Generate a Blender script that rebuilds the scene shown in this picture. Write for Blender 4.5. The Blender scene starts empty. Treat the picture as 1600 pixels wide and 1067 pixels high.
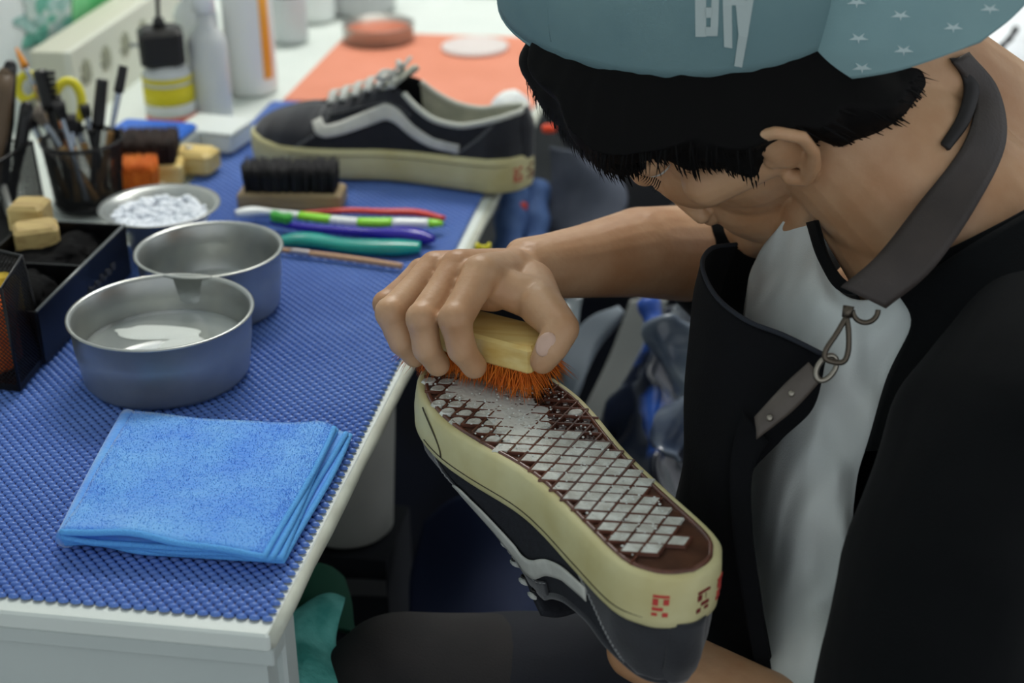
import bpy, bmesh, math, random
from mathutils import Vector as V, Matrix, noise
random.seed(7)
SC = bpy.context.scene
COL = SC.collection
PI = math.pi

# ------------------------------------------------------------------ camera
PITCH, ROLL, YAW, FPX = 0.45169329, -0.01858768, -0.17819077, 2556.245
CAM = V((0.27565, -0.73313, 1.30))
def cam_axes():
    f = V((math.sin(YAW)*math.cos(PITCH), math.cos(YAW)*math.cos(PITCH), -math.sin(PITCH)))
    r = V((math.cos(YAW), -math.sin(YAW), 0)); u = r.cross(f)
    c, s = math.cos(ROLL), math.sin(ROLL)
    return r*c+u*s, -r*s+u*c, f
RX, UX, FX = cam_axes()
def ray(x, y): return RX*((x-800)/FPX) - UX*((y-533.5)/FPX) + FX
def P(x, y, d): return CAM + ray(x, y)*d              # point seen at (x, y), d metres deep
def T(x, y, z=0.75):                                   # point seen at (x, y) on the level z
    r = ray(x, y); return CAM + r*((z-CAM.z)/r.z)
cd = bpy.data.cameras.new('camera'); cam = bpy.data.objects.new('camera', cd); COL.objects.link(cam)
cam.matrix_world = Matrix((( RX.x, UX.x, -FX.x, CAM.x), (RX.y, UX.y, -FX.y, CAM.y), (RX.z, UX.z, -FX.z, CAM.z), (0, 0, 0, 1)))
cd.sensor_width = 36; cd.lens = FPX/1600*36; cd.clip_start = .05; cd.clip_end = 50
cd.dof.use_dof = True; cd.dof.focus_distance = 1.06; cd.dof.aperture_fstop = 5.0
SC.camera = cam

# ------------------------------------------------------------------ world, lights, exposure
w = bpy.data.worlds.new('world'); SC.world = w; w.use_nodes = True
w.node_tree.nodes['Background'].inputs[0].default_value = (.90, .95, 1.0, 1)
w.node_tree.nodes['Background'].inputs[1].default_value = .88
def area(name, loc, aim, sx, sy, power, col):
    l = bpy.data.lights.new(name, 'AREA'); l.shape = 'RECTANGLE'; l.size = sx; l.size_y = sy; l.energy = power; l.color = col
    o = bpy.data.objects.new(name, l); COL.objects.link(o); o.location = loc
    o.rotation_euler = (V(aim)-V(loc)).to_track_quat('-Z', 'Y').to_euler(); return o
area('ceiling_light_back', (-.35, 1.55, 2.5), (-.15, .9, .75), 1.3, .5, 42, (1, .98, .93))
area('ceiling_light_front', (-1.0, .15, 2.45), (-.05, .35, .75), 1.0, .5, 26, (1, .98, .94))
SC.view_settings.view_transform = 'Standard'; SC.view_settings.look = 'None'
SC.view_settings.exposure = 0.0; SC.view_settings.gamma = 1.0; SC.view_settings.use_curve_mapping = False

# ------------------------------------------------------------------ materials
def srgb(r, g, b):
    f = lambda c: (c/255/12.92 if c/255 <= .04045 else ((c/255+.055)/1.055)**2.4)
    return (f(r), f(g), f(b), 1)
MATS = {}
def mat(name, c, rough=.6, metal=0, c2=None, nscale=20, detail=3, bump=0, bscale=200, spec=.5, sheen=0, trans=0, alpha=1, ior=1.45, stretch=None, contrast=(.35, .65), sss=0, coat=0, bdist=.001):
    if name in MATS: return MATS[name]
    m = bpy.data.materials.new(name); m.use_nodes = True; nt = m.node_tree; b = nt.nodes['Principled BSDF']
    b.inputs['Base Color'].default_value = srgb(*c); b.inputs['Roughness'].default_value = rough; b.inputs['Metallic'].default_value = metal
    b.inputs['Specular IOR Level'].default_value = spec; b.inputs['IOR'].default_value = ior
    b.inputs['Transmission Weight'].default_value = trans; b.inputs['Alpha'].default_value = alpha
    b.inputs['Sheen Weight'].default_value = sheen; b.inputs['Coat Weight'].default_value = coat; b.inputs['Coat Roughness'].default_value = .08
    if sss:
        b.inputs['Subsurface Weight'].default_value = sss; b.inputs['Subsurface Radius'].default_value = (.01, .004, .002); b.inputs['Subsurface Scale'].default_value = .5
    tc = nt.nodes.new('ShaderNodeTexCoord'); mp = nt.nodes.new('ShaderNodeMapping'); nt.links.new(tc.outputs['Object'], mp.inputs[0])
    if stretch: mp.inputs['Scale'].default_value = stretch
    if c2:
        n = nt.nodes.new('ShaderNodeTexNoise'); n.inputs['Scale'].default_value = nscale; n.inputs['Detail'].default_value = detail
        nt.links.new(mp.outputs[0], n.inputs['Vector']); r = nt.nodes.new('ShaderNodeValToRGB')
        r.color_ramp.elements[0].position, r.color_ramp.elements[1].position = contrast
        r.color_ramp.elements[0].color = srgb(*c); r.color_ramp.elements[1].color = srgb(*c2)
        nt.links.new(n.outputs[0], r.inputs[0]); nt.links.new(r.outputs[0], b.inputs['Base Color'])
    if bump:
        n = nt.nodes.new('ShaderNodeTexNoise'); n.inputs['Scale'].default_value = bscale; n.inputs['Detail'].default_value = 2
        nt.links.new(mp.outputs[0], n.inputs['Vector']); bn = nt.nodes.new('ShaderNodeBump'); bn.inputs['Strength'].default_value = bump; bn.inputs['Distance'].default_value = bdist
        nt.links.new(n.outputs[0], bn.inputs['Height']); nt.links.new(bn.outputs[0], b.inputs['Normal'])
    MATS[name] = m; return m

M_white = mat('white laminate', (226, 232, 226), .45, c2=(214, 222, 216), nscale=6)
M_panel = mat('painted panel', (198, 206, 202), .55, c2=(190, 199, 196), nscale=5)
M_edge = mat('worn table edge', (196, 200, 186), .6, c2=(178, 180, 166), nscale=30)
M_steel = mat('stainless steel', (176, 178, 172), .30, .72, c2=(160, 164, 164), nscale=30, bump=.05, bscale=300)
M_wood = mat('pale wood', (234, 210, 138), .42, c2=(220, 186, 106), nscale=18, stretch=(1, 8, 8), coat=.2)
M_woodd = mat('worn wood', (172, 150, 112), .6, c2=(140, 120, 88), nscale=20, stretch=(1, 8, 8))
M_black = mat('black plastic', (18, 18, 19), .35)
M_blackm = mat('black painted metal', (20, 20, 22), .4, .3)
M_bristle = mat('black bristle', (10, 10, 16), .5)
M_orange = mat('orange bristle', (238, 132, 34), .6, c2=(220, 106, 18), nscale=60)
M_skin = mat('skin', (198, 158, 122), .46, c2=(178, 132, 94), nscale=22, detail=5, bump=.35, bscale=320, sss=.08, bdist=.0006)
M_nail = mat('nail', (206, 172, 152), .3)
M_hair = mat('black hair', (9, 8, 8), .75, spec=.15)
M_glass = mat('clear glass', (240, 246, 246), .05, trans=.92, ior=1.3)
M_water = mat('soapy water', (205, 212, 205), .04, trans=.75, ior=1.33)

# ------------------------------------------------------------------ mesh helpers
def link(name, me, m=None, parent=None, smooth=True):
    o = bpy.data.objects.new(name, me); COL.objects.link(o)
    if m:
        me.materials.clear()
        for k in (m if isinstance(m, (list, tuple)) else [m]): me.materials.append(k)
    if smooth: me.shade_smooth()
    if parent:
        o.parent = parent; o.matrix_parent_inverse = parent.matrix_world.inverted() if False else Matrix.Identity(4)
        # children are modelled in world space: bring them into the parent's frame
        o.matrix_basis = PARENTM.get(parent.name, Matrix.Identity(4)).inverted()
        PARENTM[o.name] = Matrix.Identity(4)
    return o
PARENTM = {}
def thing(name, label, cat, loc=(0, 0, 0), group=None, mtx=None):
    o = bpy.data.objects.new(name, None); COL.objects.link(o); o.empty_display_size = .02
    mw = mtx if mtx is not None else Matrix.Translation(V(loc))
    o.matrix_world = mw; o['label'] = label; o['category'] = cat
    PARENTM[o.name] = mw if mtx is None else Matrix.Identity(4)
    if group: o['group'] = group
    return o
def tag(o, label=None, cat=None, group=None, kind=None):
    for k, v in (('label', label), ('category', cat), ('group', group), ('kind', kind)):
        if v: o[k] = v
    return o
class MB:
    def __init__(s): s.v = []; s.f = []; s.mi = []
    def add(s, vs, fs, mi=0):
        n = len(s.v); s.v += [tuple(a) for a in vs]; s.f += [tuple(n+i for i in f) for f in fs]; s.mi += [mi]*len(fs)
        return s
    def box(s, c, sz, rot=None, mi=0, taper=1, bev=0):
        sx, sy, sz_ = [k/2 for k in sz]; c = V(c); R = rot or Matrix.Identity(3)
        if bev:
            b = bev; pts = []
            for z, k in ((-sz_, b), (-sz_+b, 0), (sz_-b, 0), (sz_, b)):
                x, y = sx-k, sy-k
                pts += [(-x+b, -y, z), (x-b, -y, z), (x, -y+b, z), (x, y-b, z), (x-b, y, z), (-x+b, y, z), (-x, y-b, z), (-x, -y+b, z)]
            fs = [tuple(range(7, -1, -1)), tuple(range(24, 32))]
            for r in range(3):
                for i in range(8): a = r*8+i; b2 = r*8+(i+1) % 8; fs.append((a, b2, b2+8, a+8))
            return s.add([c+R@V(p) for p in pts], fs, mi)
        pts = [(x*(taper if z > 0 else 1), y*(taper if z > 0 else 1), z) for z in (-sz_, sz_) for x, y in ((-sx, -sy), (sx, -sy), (sx, sy), (-sx, sy))]
        return s.add([c+R@V(p) for p in pts], [(3, 2, 1, 0), (4, 5, 6, 7), (0, 1, 5, 4), (1, 2, 6, 5), (2, 3, 7, 6), (3, 0, 4, 7)], mi)
    def tube(s, path, rad, n=10, mi=0, flat=None, closed=False, up=None):
        path = [V(p) for p in path]; k = len(path); rad = rad if isinstance(rad, (list, tuple)) else [rad]*k
        vs = []; prev = None
        for i, p in enumerate(path):
            if closed: t = path[(i+1) % k]-path[i-1]
            else: t = path[min(i+1, k-1)]-path[max(i-1, 0)]
            if t.length < 1e-9: t = V((0, 0, 1))
            t.normalize()
            if prev is None:
                a = V(up) if up else (V((0, 0, 1)) if abs(t.z) < .9 else V((1, 0, 0)))
            else: a = prev
            nrm = (a - t*a.dot(t))
            if nrm.length < 1e-6: nrm = t.orthogonal()
            nrm.normalize(); bi = t.cross(nrm); prev = nrm
            fl = flat[i] if isinstance(flat, (list, tuple)) else (flat or 1)
            for j in range(n):
                an = 2*PI*j/n; vs.append(p + nrm*math.sin(an)*rad[i]*fl + bi*math.cos(an)*rad[i])
        fs = []
        for i in range(k if closed else k-1):
            for j in range(n):
                a = i*n+j; b = i*n+(j+1) % n; c2 = ((i+1) % k)*n+(j+1) % n; d = ((i+1) % k)*n+j; fs.append((a, b, c2, d))
        if not closed: fs += [tuple(range(n-1, -1, -1)), tuple(range((k-1)*n, k*n))]
        return s.add(vs, fs, mi)
    def lathe(s, prof, c, n=48, mi=0, cap=True, M3=None):
        c = V(c); vs = []; fs = []; k = len(prof); R = M3 or Matrix.Identity(3)
        for r, z in prof:
            for j in range(n): a = 2*PI*j/n; vs.append(c+R@V((r*math.cos(a), r*math.sin(a), z)))
        for i in range(k-1):
            for j in range(n): fs.append((i*n+j, i*n+(j+1) % n, (i+1)*n+(j+1) % n, (i+1)*n+j))
        if cap and prof[0][0] > 1e-6: fs.append(tuple(range(n-1, -1, -1)))
        if cap and prof[-1][0] > 1e-6: fs.append(tuple(range((k-1)*n, k*n)))
        return s.add(vs, fs, mi)
    def ball(s, c, r, n=12, mi=0, M3=None):
        r = r if isinstance(r, (list, tuple)) else (r, r, r); c = V(c); vs = []; fs = []; m = max(4, n//2); R = M3 or Matrix.Identity(3)
        for i in range(m+1):
            th = PI*i/m
            for j in range(n): a = 2*PI*j/n; vs.append(c+R@V((r[0]*math.sin(th)*math.cos(a), r[1]*math.sin(th)*math.sin(a), -r[2]*math.cos(th))))
        for i in range(m):
            for j in range(n): fs.append((i*n+j, i*n+(j+1) % n, (i+1)*n+(j+1) % n, (i+1)*n+j))
        return s.add(vs, fs, mi)
    def cap(s, a, ra, b, rb, n=16, steps=6):
        a, b = V(a), V(b); s.ball(a, ra, n); s.ball(b, rb, n)
        s.tube([a.lerp(b, t/steps) for t in range(steps+1)], [ra+(rb-ra)*t/steps for t in range(steps+1)], n); return s
    def chain(s, pts, n=16):
        for (a, ra), (b, rb) in zip(pts, pts[1:]): s.cap(a, ra, b, rb, n)
        return s
    def mesh(s, name):
        me = bpy.data.meshes.new(name); me.from_pydata(s.v, [], s.f); me.update(); return me
    def build(s, name, m, parent=None, smooth=True, weld=False):
        me = s.mesh(name)
        if weld:
            bm = bmesh.new(); bm.from_mesh(me); bmesh.ops.remove_doubles(bm, verts=bm.verts, dist=1e-6); bmesh.ops.recalc_face_normals(bm, faces=bm.faces); bm.to_mesh(me); bm.free()
        o = link(name, me, m, parent, smooth)
        if any(s.mi) and not weld: me.polygons.foreach_set('material_index', s.mi)
        return o
def autosmooth(o, deg=35):
    me = o.data; bm = bmesh.new(); bm.from_mesh(me)
    for e in bm.edges:
        if len(e.link_faces) == 2 and e.calc_face_angle(0) > math.radians(deg): e.smooth = False
    bm.to_mesh(me); bm.free(); return o
def blob(mb, name, m, parent, voxel, smooth=4, disp=None):
    me = mb.mesh(name+'_raw'); o = bpy.data.objects.new(name+'_raw', me); COL.objects.link(o)
    r = o.modifiers.new('r', 'REMESH'); r.mode = 'VOXEL'; r.voxel_size = voxel
    if smooth:
        s = o.modifiers.new('s', 'SMOOTH'); s.factor = .5; s.iterations = smooth
    dg = bpy.context.evaluated_depsgraph_get(); me2 = bpy.data.meshes.new_from_object(o.evaluated_get(dg))
    bpy.data.objects.remove(o); bpy.data.meshes.remove(me); me2.name = name
    if disp:
        for v in me2.vertices: v.co = disp(v.co.copy())
    return link(name, me2, m, parent, True)
def cr(p0, p1, p2, p3, t):
    return .5*((2*p1)+(p2-p0)*t+(2*p0-5*p1+4*p2-p3)*t*t+(3*p1-p0-3*p2+p3)*t*t*t)
def spline(pts, n):
    pts = [V(p) if not isinstance(p, (int, float)) else p for p in pts]; k = len(pts); out = []
    for i in range(n+1):
        u = i/n*(k-1); j = min(int(u), k-2); t = u-j
        p0 = pts[j-1] if j > 0 else 2*pts[0]-pts[1]; p3 = pts[j+2] if j+2 < k else 2*pts[-1]-pts[-2]
        out.append(cr(p0, pts[j], pts[j+1], p3, t))
    return out
def patch(name, rows, m, parent=None, nu=24, nv=24, thick=.001, jitter=0, jscale=20, off=0, smooth=True):
    r2 = [spline(r, nu) for r in rows]
    g = list(zip(*[spline(list(c), nv) for c in zip(*r2)]))
    mb = MB(); vs = [V(p) for row in g for p in row]
    if jitter:
        vs = [p + V((noise.noise(p*jscale), noise.noise(p*jscale+V((9, 3, 1))), noise.noise(p*jscale+V((3, 7, 5)))))*jitter for p in vs]
    W = nu+1
    fs = [(i*W+j, i*W+j+1, (i+1)*W+j+1, (i+1)*W+j) for i in range(nv) for j in range(nu)]
    mb.add(vs, fs); o = mb.build(name, m, parent, smooth)
    if thick:
        s = o.modifiers.new('t', 'SOLIDIFY'); s.thickness = thick; s.offset = off
    return o
def bristles(mb, o, ax, ay, n, L, wx, wy, r=.0006, splay=.1, jit=.001, seg=2, up=V((0, 0, 1))):
    """tufts of tapering bristles standing on the rectangle wx*wy about o"""
    for _ in range(n):
        a, b = random.uniform(-.5, .5), random.uniform(-.5, .5)
        p = o+ax*a*wx+ay*b*wy; tip = p+up*L*random.uniform(.88, 1.04)+ax*(a*2*splay*L+random.gauss(0, jit))+ay*(b*2*splay*L+random.gauss(0, jit))
        side = (ax*random.uniform(-1, 1)+ay*random.uniform(-1, 1)).normalized()*r; s2 = up.cross(side)
        q = p.lerp(tip, .5)
        mb.add([p+side, p-side*.5+s2, p-side*.5-s2, q+side, q-side*.5+s2, q-side*.5-s2, tip], [(0, 1, 4, 3), (1, 2, 5, 4), (2, 0, 3, 5), (3, 4, 6), (4, 5, 6), (5, 3, 6)])
X, Y, Z = V((1, 0, 0)), V((0, 1, 0)), V((0, 0, 1))
def rotm(a, axis='Z'): return Matrix.Rotation(a, 3, axis)
def frame(ax, up):
    ax = V(ax).normalized(); up = V(up); up = (up-ax*up.dot(ax)).normalized(); l = up.cross(ax)
    return Matrix(((ax.x, l.x, up.x), (ax.y, l.y, up.y), (ax.z, l.z, up.z)))

# ------------------------------------------------------------------ setting
def Xp(x, y, xp):                                      # point seen at (x, y) on the plane X = xp
    r = ray(x, y); return CAM + r*((xp-CAM.x)/r.x)
M_wall = mat('white wall', (232, 238, 236), .8, c2=(222, 230, 230), nscale=3)
M_floor = mat('dark floor', (34, 35, 38), .6, c2=(20, 21, 24), nscale=6)
def struct(name, c, sz, m):
    o = MB().box(c, sz).build(name, m, smooth=False); o['kind'] = 'structure'; return o
struct('floor', (.7, .8, -.02), (5, 6, .04), M_floor)
struct('wall_left', (-.58, .9, 1.2), (.09, 6, 2.4), M_wall)
struct('wall_back', (.8, 3.3, 1.2), (5, .06, 2.4), M_wall)
struct('ceiling', (.7, .8, 2.72), (5, 6, .04), mat('ceiling paint', (215, 218, 214), .9))

# ------------------------------------------------------------------ table
tb = thing('work_table', 'white laminate work table with a worn edge under the blue mesh mat', 'table', (-.25, .8, 0))
MB().box((-.266, .796, .744), (.538, 1.614, .012), bev=.0015).build('tabletop', M_white, tb, False)
MB().box((-.265, .0015, .7325), (.538, .022, .011), bev=.001).build('edge_rail', M_panel, tb, False)
MB().box((-.268, .004, .50), (.532, .018, .45)).build('front_panel', M_panel, tb, False)
MB().box((-.012, .024, .3695), (.030, .022, .739), bev=.002).build('leg', M_panel, tb, False)
MB().box((-.012, 1.56, .3695), (.030, .030, .739), bev=.002).build('leg', M_panel, tb, False)
MB().box((-.50, 1.56, .3695), (.030, .030, .739), bev=.002).build('leg', M_panel, tb, False)
mb = MB()                                              # chipped strip along the person's side
pts = [(.0022+.0028*i/40, -.009+i*.04, .7445) for i in range(41)]
mb.tube(pts, [.0050+.0005*math.sin(i*2.3) for i in range(41)], 8); mb.build('edge_strip', M_edge, tb)

# mat: rows of soft lozenge pads over a darker web
MATZ = .7555
mm = thing('mesh_mat', 'blue non-slip mesh mat with staggered pads covering the table', 'mat', (-.14, .47, .75))
M_mat = mat('blue mat pads', (96, 132, 206), .32, c2=(84, 120, 196), nscale=14)
M_web = mat('blue mat web', (22, 34, 92), .6)
px_, py_ = .00775, .0039
def matx(y): return .0012-.0085*max(0, y)/.94
mb = MB(); web = MB(); rng = random.Random(3)
j = 0; y = .0026
while y < .945:
    xr = matx(y); i = 0; x = xr-.003-(px_/2 if j % 2 else 0)
    while x > -.292:
        a, b, h = .0036, .00225, .0022
        cs = [(math.cos(PI*k/4), math.sin(PI*k/4)) for k in range(8)]
        vs = [(x+a*c, y+b*s, .7513) for c, s in cs]+[(x+a*.72*c, y+b*.72*s, .7513+h*.7) for c, s in cs]+[(x, y, .7513+h)]
        fs = [(k, (k+1) % 8, (k+1) % 8+8, k+8) for k in range(8)]+[(k+8, (k+1) % 8+8, 16) for k in range(8)]
        mb.add(vs, fs); x -= px_; i += 1
    y += py_; j += 1
tag(mb.build('pads', M_mat, mm), kind='stuff')
web.box((-.1495, .4745, .7507), (.287, .941, .0014)); web.build('backing', M_web, mm, False)

# folded cloth
M_cloth = mat('blue microfibre', (112, 182, 246), .9, c2=(72, 146, 240), nscale=26, detail=5, bump=.45, bscale=420, sheen=.5, contrast=(.3, .7), bdist=.0015)
M_hem = mat('blue hem', (92, 168, 236), .85, bump=.8, bscale=700)
ct = thing('microfibre_cloth', 'bright blue microfibre cloth folded square near the table corner', 'cloth', (-.11, .17, .754))
LT, RT, RB, LB = T(203, 645, .766), T(537, 662, .766), T(434, 868, .762), T(100, 838, .762)
def lay(k):
    z = .7575+k*.0032
    e = [(0, 0), (.0, 0), (.0, 0)][0]
    g = []
    for v in (0, .2, .4, .6, .8, 1):
        row = []
        for u in (0, .15, .35, .55, .75, .9, 1):
            a = LT.lerp(RT, u); b = LB.lerp(RB, u); p = a.lerp(b, v); p.z = z
            if u == 1: p.x += (.0078, .0050, .0014, 0)[k]-.004+.0016*math.sin(v*5+k*2); p.y += (-.004 if v == 1 else .003 if v == 0 else 0)*(1 if k else .3)*(-.8); p.y -= .002*k
            if u == 0: p.x += .0005*k
            wob = noise.noise(V((p.x*26, p.y*26, k*.4)))
            p.z += wob*.0016*(k*.4+.2)
            if v == 1: p.y += .004*noise.noise(V((u*4, 1, k)))-.002*k; p.z += .001*math.sin(u*9+k)
            if v == 0: p.y -= .006*math.sin(u*PI)*(1 if k > 1 else .7)
            if k == 3 and v > .9 and u < .5: p.z += .0045*math.sin(u/.5*PI)+.002
            row.append(p)
        g.append(row)
    return g
for k in range(4):
    g = lay(k)
    patch('fold_layer', g, M_cloth, ct, 40, 30, .003)
    edge = spline(g[-1], 40)[:-1]+spline([r[-1] for r in g][::-1], 36)
    MB().tube(edge, .0021, 8).build('hem', M_hem, ct)
roll = [(LT+V((-.001, .0, -.003))), LT.lerp(LB, .3)+V((-.0015, 0, -.003)), LT.lerp(LB, .7)+V((-.001, 0, -.003)), LB+V((0, .001, -.003))]
MB().tube(spline(roll, 20), .0062, 12).build('rolled_fold', M_cloth, ct)
pile = MB(); g = lay(3); R_ = [spline(r, 20) for r in g]; R_ = list(zip(*[spline(list(c), 20) for c in zip(*R_)]))
for _ in range(12000):
    i, jx = random.random()*19.99, random.random()*19.99; a, b = int(i), int(jx); fu, fv = i-a, jx-b
    p = (R_[a][b]*(1-fu)+R_[a+1][b]*fu)*(1-fv)+(R_[a][b+1]*(1-fu)+R_[a+1][b+1]*fu)*fv + V((0, 0, .0014))
    d = V((random.uniform(-.6, .6), random.uniform(-.6, .6), .9)); an = random.random()*PI; s = V((math.cos(an), math.sin(an), 0))*.00028
    pile.add([p-s, p+s, p+d*.0012], [(0, 1, 2)])
tag(pile.build('pile', M_cloth, ct), kind='stuff')

# ------------------------------------------------------------------ bowls
def bowl(c, r, h, rb, label, water, foam, flare=.0022, mudge=0):
    t = thing('steel_bowl', label, 'bowl', c, 'steel bowls on the mat')
    prof = [(0, .0), (rb-.008, 0), (rb-.003, .001), (rb, .005), (rb+(r-rb)*.75, h*.6), (r-.0004, h-.003), (r+flare, h-.0008), (r+flare, h), (r, h+.0006),
            (r-.002, h-.002), (rb+(r-rb)*.75-.0015, h*.6), (rb-.0025, .007), (rb-.009, .0022), (0, .0020)]
    MB().lathe(prof, c, 72, cap=False).build('bowl_shell', M_steel, t)
    ri = rb+(r-rb)*(water/h)-.0018
    wm = MB(); wm.lathe([(0, water), (ri*.9, water), (ri-.0003, water+.0006), (ri-.0006, water-.0012), (0, water-.0014)], c, 64, cap=False); wm.build('water', M_water, t)
    if foam:
        fm = MB(); M_f = mat('thin suds', (222, 228, 222), .5, alpha=.92, bump=.5, bscale=900)
        for (ax, ay, ra, rb2) in foam:
            vs = []; n = 40
            for k in range(n):
                a = 2*PI*k/n; q = 1+.28*noise.noise(V((math.cos(a)*1.4+ax*30, math.sin(a)*1.4, ay*30)))
                vs.append((c[0]+ax+ra*q*math.cos(a), c[1]+ay+rb2*q*math.sin(a), c[2]+water+.0004))
            vs += [(c[0]+ax+(x-c[0]-ax)*.8, c[1]+ay+(y-c[1]-ay)*.8, z+.0008) for x, y, z in vs[:n]]
            vs.append((c[0]+ax, c[1]+ay, c[2]+water+.0015))
            fm.add(vs, [(k, (k+1) % n, (k+1) % n+n, k+n) for k in range(n)]+[(k+n, (k+1) % n+n, 2*n) for k in range(n)])
        tag(fm.build('suds', M_f, t), kind='stuff')
    return t
c1 = T(250.5, 485, .8065); c1.z = .7545
bowl(c1, .0655, .052, .0605, 'round stainless steel bowl with soapy water, nearest the folded cloth', .024, [(-.008, .018, .034, .012), (.018, -.004, .022, .020), (.004, -.032, .030, .010)])
c2 = T(326, 388, .8065); c2.z = .7545
bowl(c2, .0565, .052, .0525, 'stainless steel bowl with shallow water, behind the nearest bowl and touching the toothbrushes', .012, [(.006, -.01, .026, .014)])
c3 = T(249, 324, .792); c3.z = .7545
t = thing('dish', 'small flared metal dish filled with white suds beside the pencil cup', 'dish', c3)
prof = [(0, 0), (.026, 0), (.028, .003), (.034, .022), (.047, .036), (.0525, .039), (.0525, .040), (.047, .0385), (.034, .0245), (.025, .006), (0, .004)]
MB().lathe(prof, c3, 56, cap=False).build('dish_shell', M_steel, t)
mb = MB(); rng = random.Random(5)
for _ in range(330):
    a, rr = rng.random()*2*PI, .040*math.sqrt(rng.random()); s = rng.uniform(.003, .006)
    mb.ball((c3.x+rr*math.cos(a), c3.y+rr*math.sin(a), c3.z+.020+rr*.25+rng.uniform(0, .003)), (s, s, s*.6), 8)
tag(mb.build('suds', mat('white suds', (226, 232, 240), .35, spec=.8), t), kind='stuff')

# ------------------------------------------------------------------ toothbrushes and stick
def brush_handle(name, label, path, segs, group='toothbrushes lying in a row', cat='toothbrush', z=.7605, head=None, hb=None, n=10, fl=.7):
    """segs: (from, to, part name, material, radii) along the 0..1 path"""
    W_ = [T(x, y, z) for x, y in path]; S = spline(W_, 60)
    t = thing(name, label, cat, (W_[0].x, W_[0].y, .7545), group)
    for a, b, pn, m, rs in segs:
        i0, i1 = int(a*60), int(b*60); pp = S[i0:i1+1]; r = spline(list(map(float, rs)), len(pp)-1)
        MB().tube(pp, [max(.0008, q) for q in r], n, flat=fl, up=Z).build(pn, m, t)
    if head:
        mb = MB(); d = (S[3]-S[0]).normalized(); sd = d.cross(Z).normalized()
        bristles(mb, S[0]+d*.011+Z*.002, d, sd, 220, .009, .020, .008, r=.0005, splay=.05)
        tag(mb.build('bristle_tuft', hb, t), kind='stuff')
    return t
M_pw = mat('white plastic', (240, 244, 242), .25); M_gr = mat('lime rubber', (150, 226, 60), .35); M_rd = mat('red plastic', (214, 58, 50), .3)
M_pu = mat('violet plastic', (44, 26, 160), .25); M_te = mat('teal plastic', (20, 142, 132), .22, c2=(24, 156, 144), nscale=40)
MB_ = .7545
brush_handle('toothbrush', 'red handled toothbrush, furthest of the four in the row', [(470, 333), (540, 329), (600, 331), (650, 332), (694, 341)], [(0, 1, 'handle', M_rd, (.0025, .0035, .004, .0045, .0045, .003))], z=.7590)
brush_handle('toothbrush', 'white toothbrush with lime green rubber grips', [(368, 334), (400, 330), (440, 333), (500, 341), (560, 347), (620, 348), (692, 349)],
    [(0, .42, 'neck', M_pw, (.0045, .0062, .0062, .0050, .0040, .0042, .0050)), (.42, .56, 'grip', M_gr, (.0052, .0058, .0055)), (.56, .68, 'handle', M_pw, (.0055, .0055, .0056)),
     (.68, .82, 'grip', M_gr, (.0058, .0062, .0062)), (.82, .95, 'handle', M_pw, (.0062, .0062, .0058)), (.95, 1, 'cap', M_gr, (.0056, .0048, .003))], z=.7630)
brush_handle('toothbrush', 'violet handled toothbrush between the white and teal ones', [(424, 346), (470, 354), (530, 360), (590, 364), (640, 368), (678, 374)], [(0, 1, 'handle', M_pu, (.003, .0045, .005, .0055, .006, .0095, .010, .004))],
    head=True, hb=mat('green bristle', (90, 200, 90), .5), z=.7600)
brush_handle('toothbrush', 'broad teal toothbrush nearest the wooden stick', [(432, 377), (480, 374), (540, 383), (600, 386), (657, 386)], [(0, 1, 'handle', M_te, (.006, .0100, .0105, .0095, .0105, .0115, .0115, .008))], z=.7600, fl=.55)
brush_handle('wooden_stick', 'thin pale wooden stick lying in front of the teal toothbrush', [(436, 390), (500, 398), (560, 406), (628, 416)], [(0, 1, 'shaft', mat('stick wood', (196, 154, 118), .5), (.0022, .0026, .0028, .0028, .0026)), (.1, .26, 'ferrule', mat('pale tin', (190, 180, 180), .3, .7), (.0030, .0031, .0030))], group=None, cat='stick', z=.7580, fl=1)

# ------------------------------------------------------------------ scrubbing brushes and blocks on the table
def block_brush(name, label, A, B, depth, h, bh, bm, wm, group=None, z=.7545, n=1100, inset=.007):
    """block whose near bottom edge runs from A to B, bristles standing up"""
    A, B = V(A), V(B); A.z = B.z = z; ax = (B-A); L = ax.length; ax.normalize(); ay = Z.cross(ax)
    t = thing(name, label, 'brush', (A+B)/2, group)
    R = frame(ax, Z); c = (A+B)/2+ay*depth/2+Z*h/2
    MB().box(c, (L, depth, h), R, bev=.002).build('brush_block', wm, t, False)
    mb = MB(); bristles(mb, c+Z*(h/2-.001), ax, ay, n, bh, L-2*inset, depth-.010, r=.0011, splay=.06, jit=.0006)
    tag(mb.build('bristles', bm, t), kind='stuff'); return t
block_brush('scrubbing_brush', 'wooden block brush with upright black bristles in front of the table sneaker', T(371, 329, .7545), T(534, 331, .7545), .034, .016, .030, M_bristle, M_woodd)
block_brush('scrubbing_brush', 'wooden brush with orange bristles beside the pencil cup', T(168, 318, .7545), T(252, 318, .7545), .03, .012, .030, M_orange, M_woodd, n=900)
block_brush('scrubbing_brush', 'large wooden brush with dark bristles behind the orange one', T(172, 294, .7545), T(286, 290, .7545), .045, .020, .030, mat('dark brown bristle', (30, 20, 16), .6, c2=(54, 34, 22), nscale=60), M_wood, n=1500)
t = thing('wood_block', 'small varnished wooden brush block beside the blue scrubber', 'block', T(308, 275, .7545))
cc = T(308, 268, .7545); MB().box(cc+Z*.012, (.042, .030, .024), rotm(-.12), bev=.004).build('block_body', M_wood, t, False); MB().lathe([(0, 0), (.004, 0), (.003, .0015), (0, .002)], cc+V((-.006, 0, .024)), 12, cap=False).build('screw', M_steel, t)
t = thing('hand_scrubber', 'blue topped hand scrubber with grey sides behind the dark brush', 'brush', T(235, 245, .7545))
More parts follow.
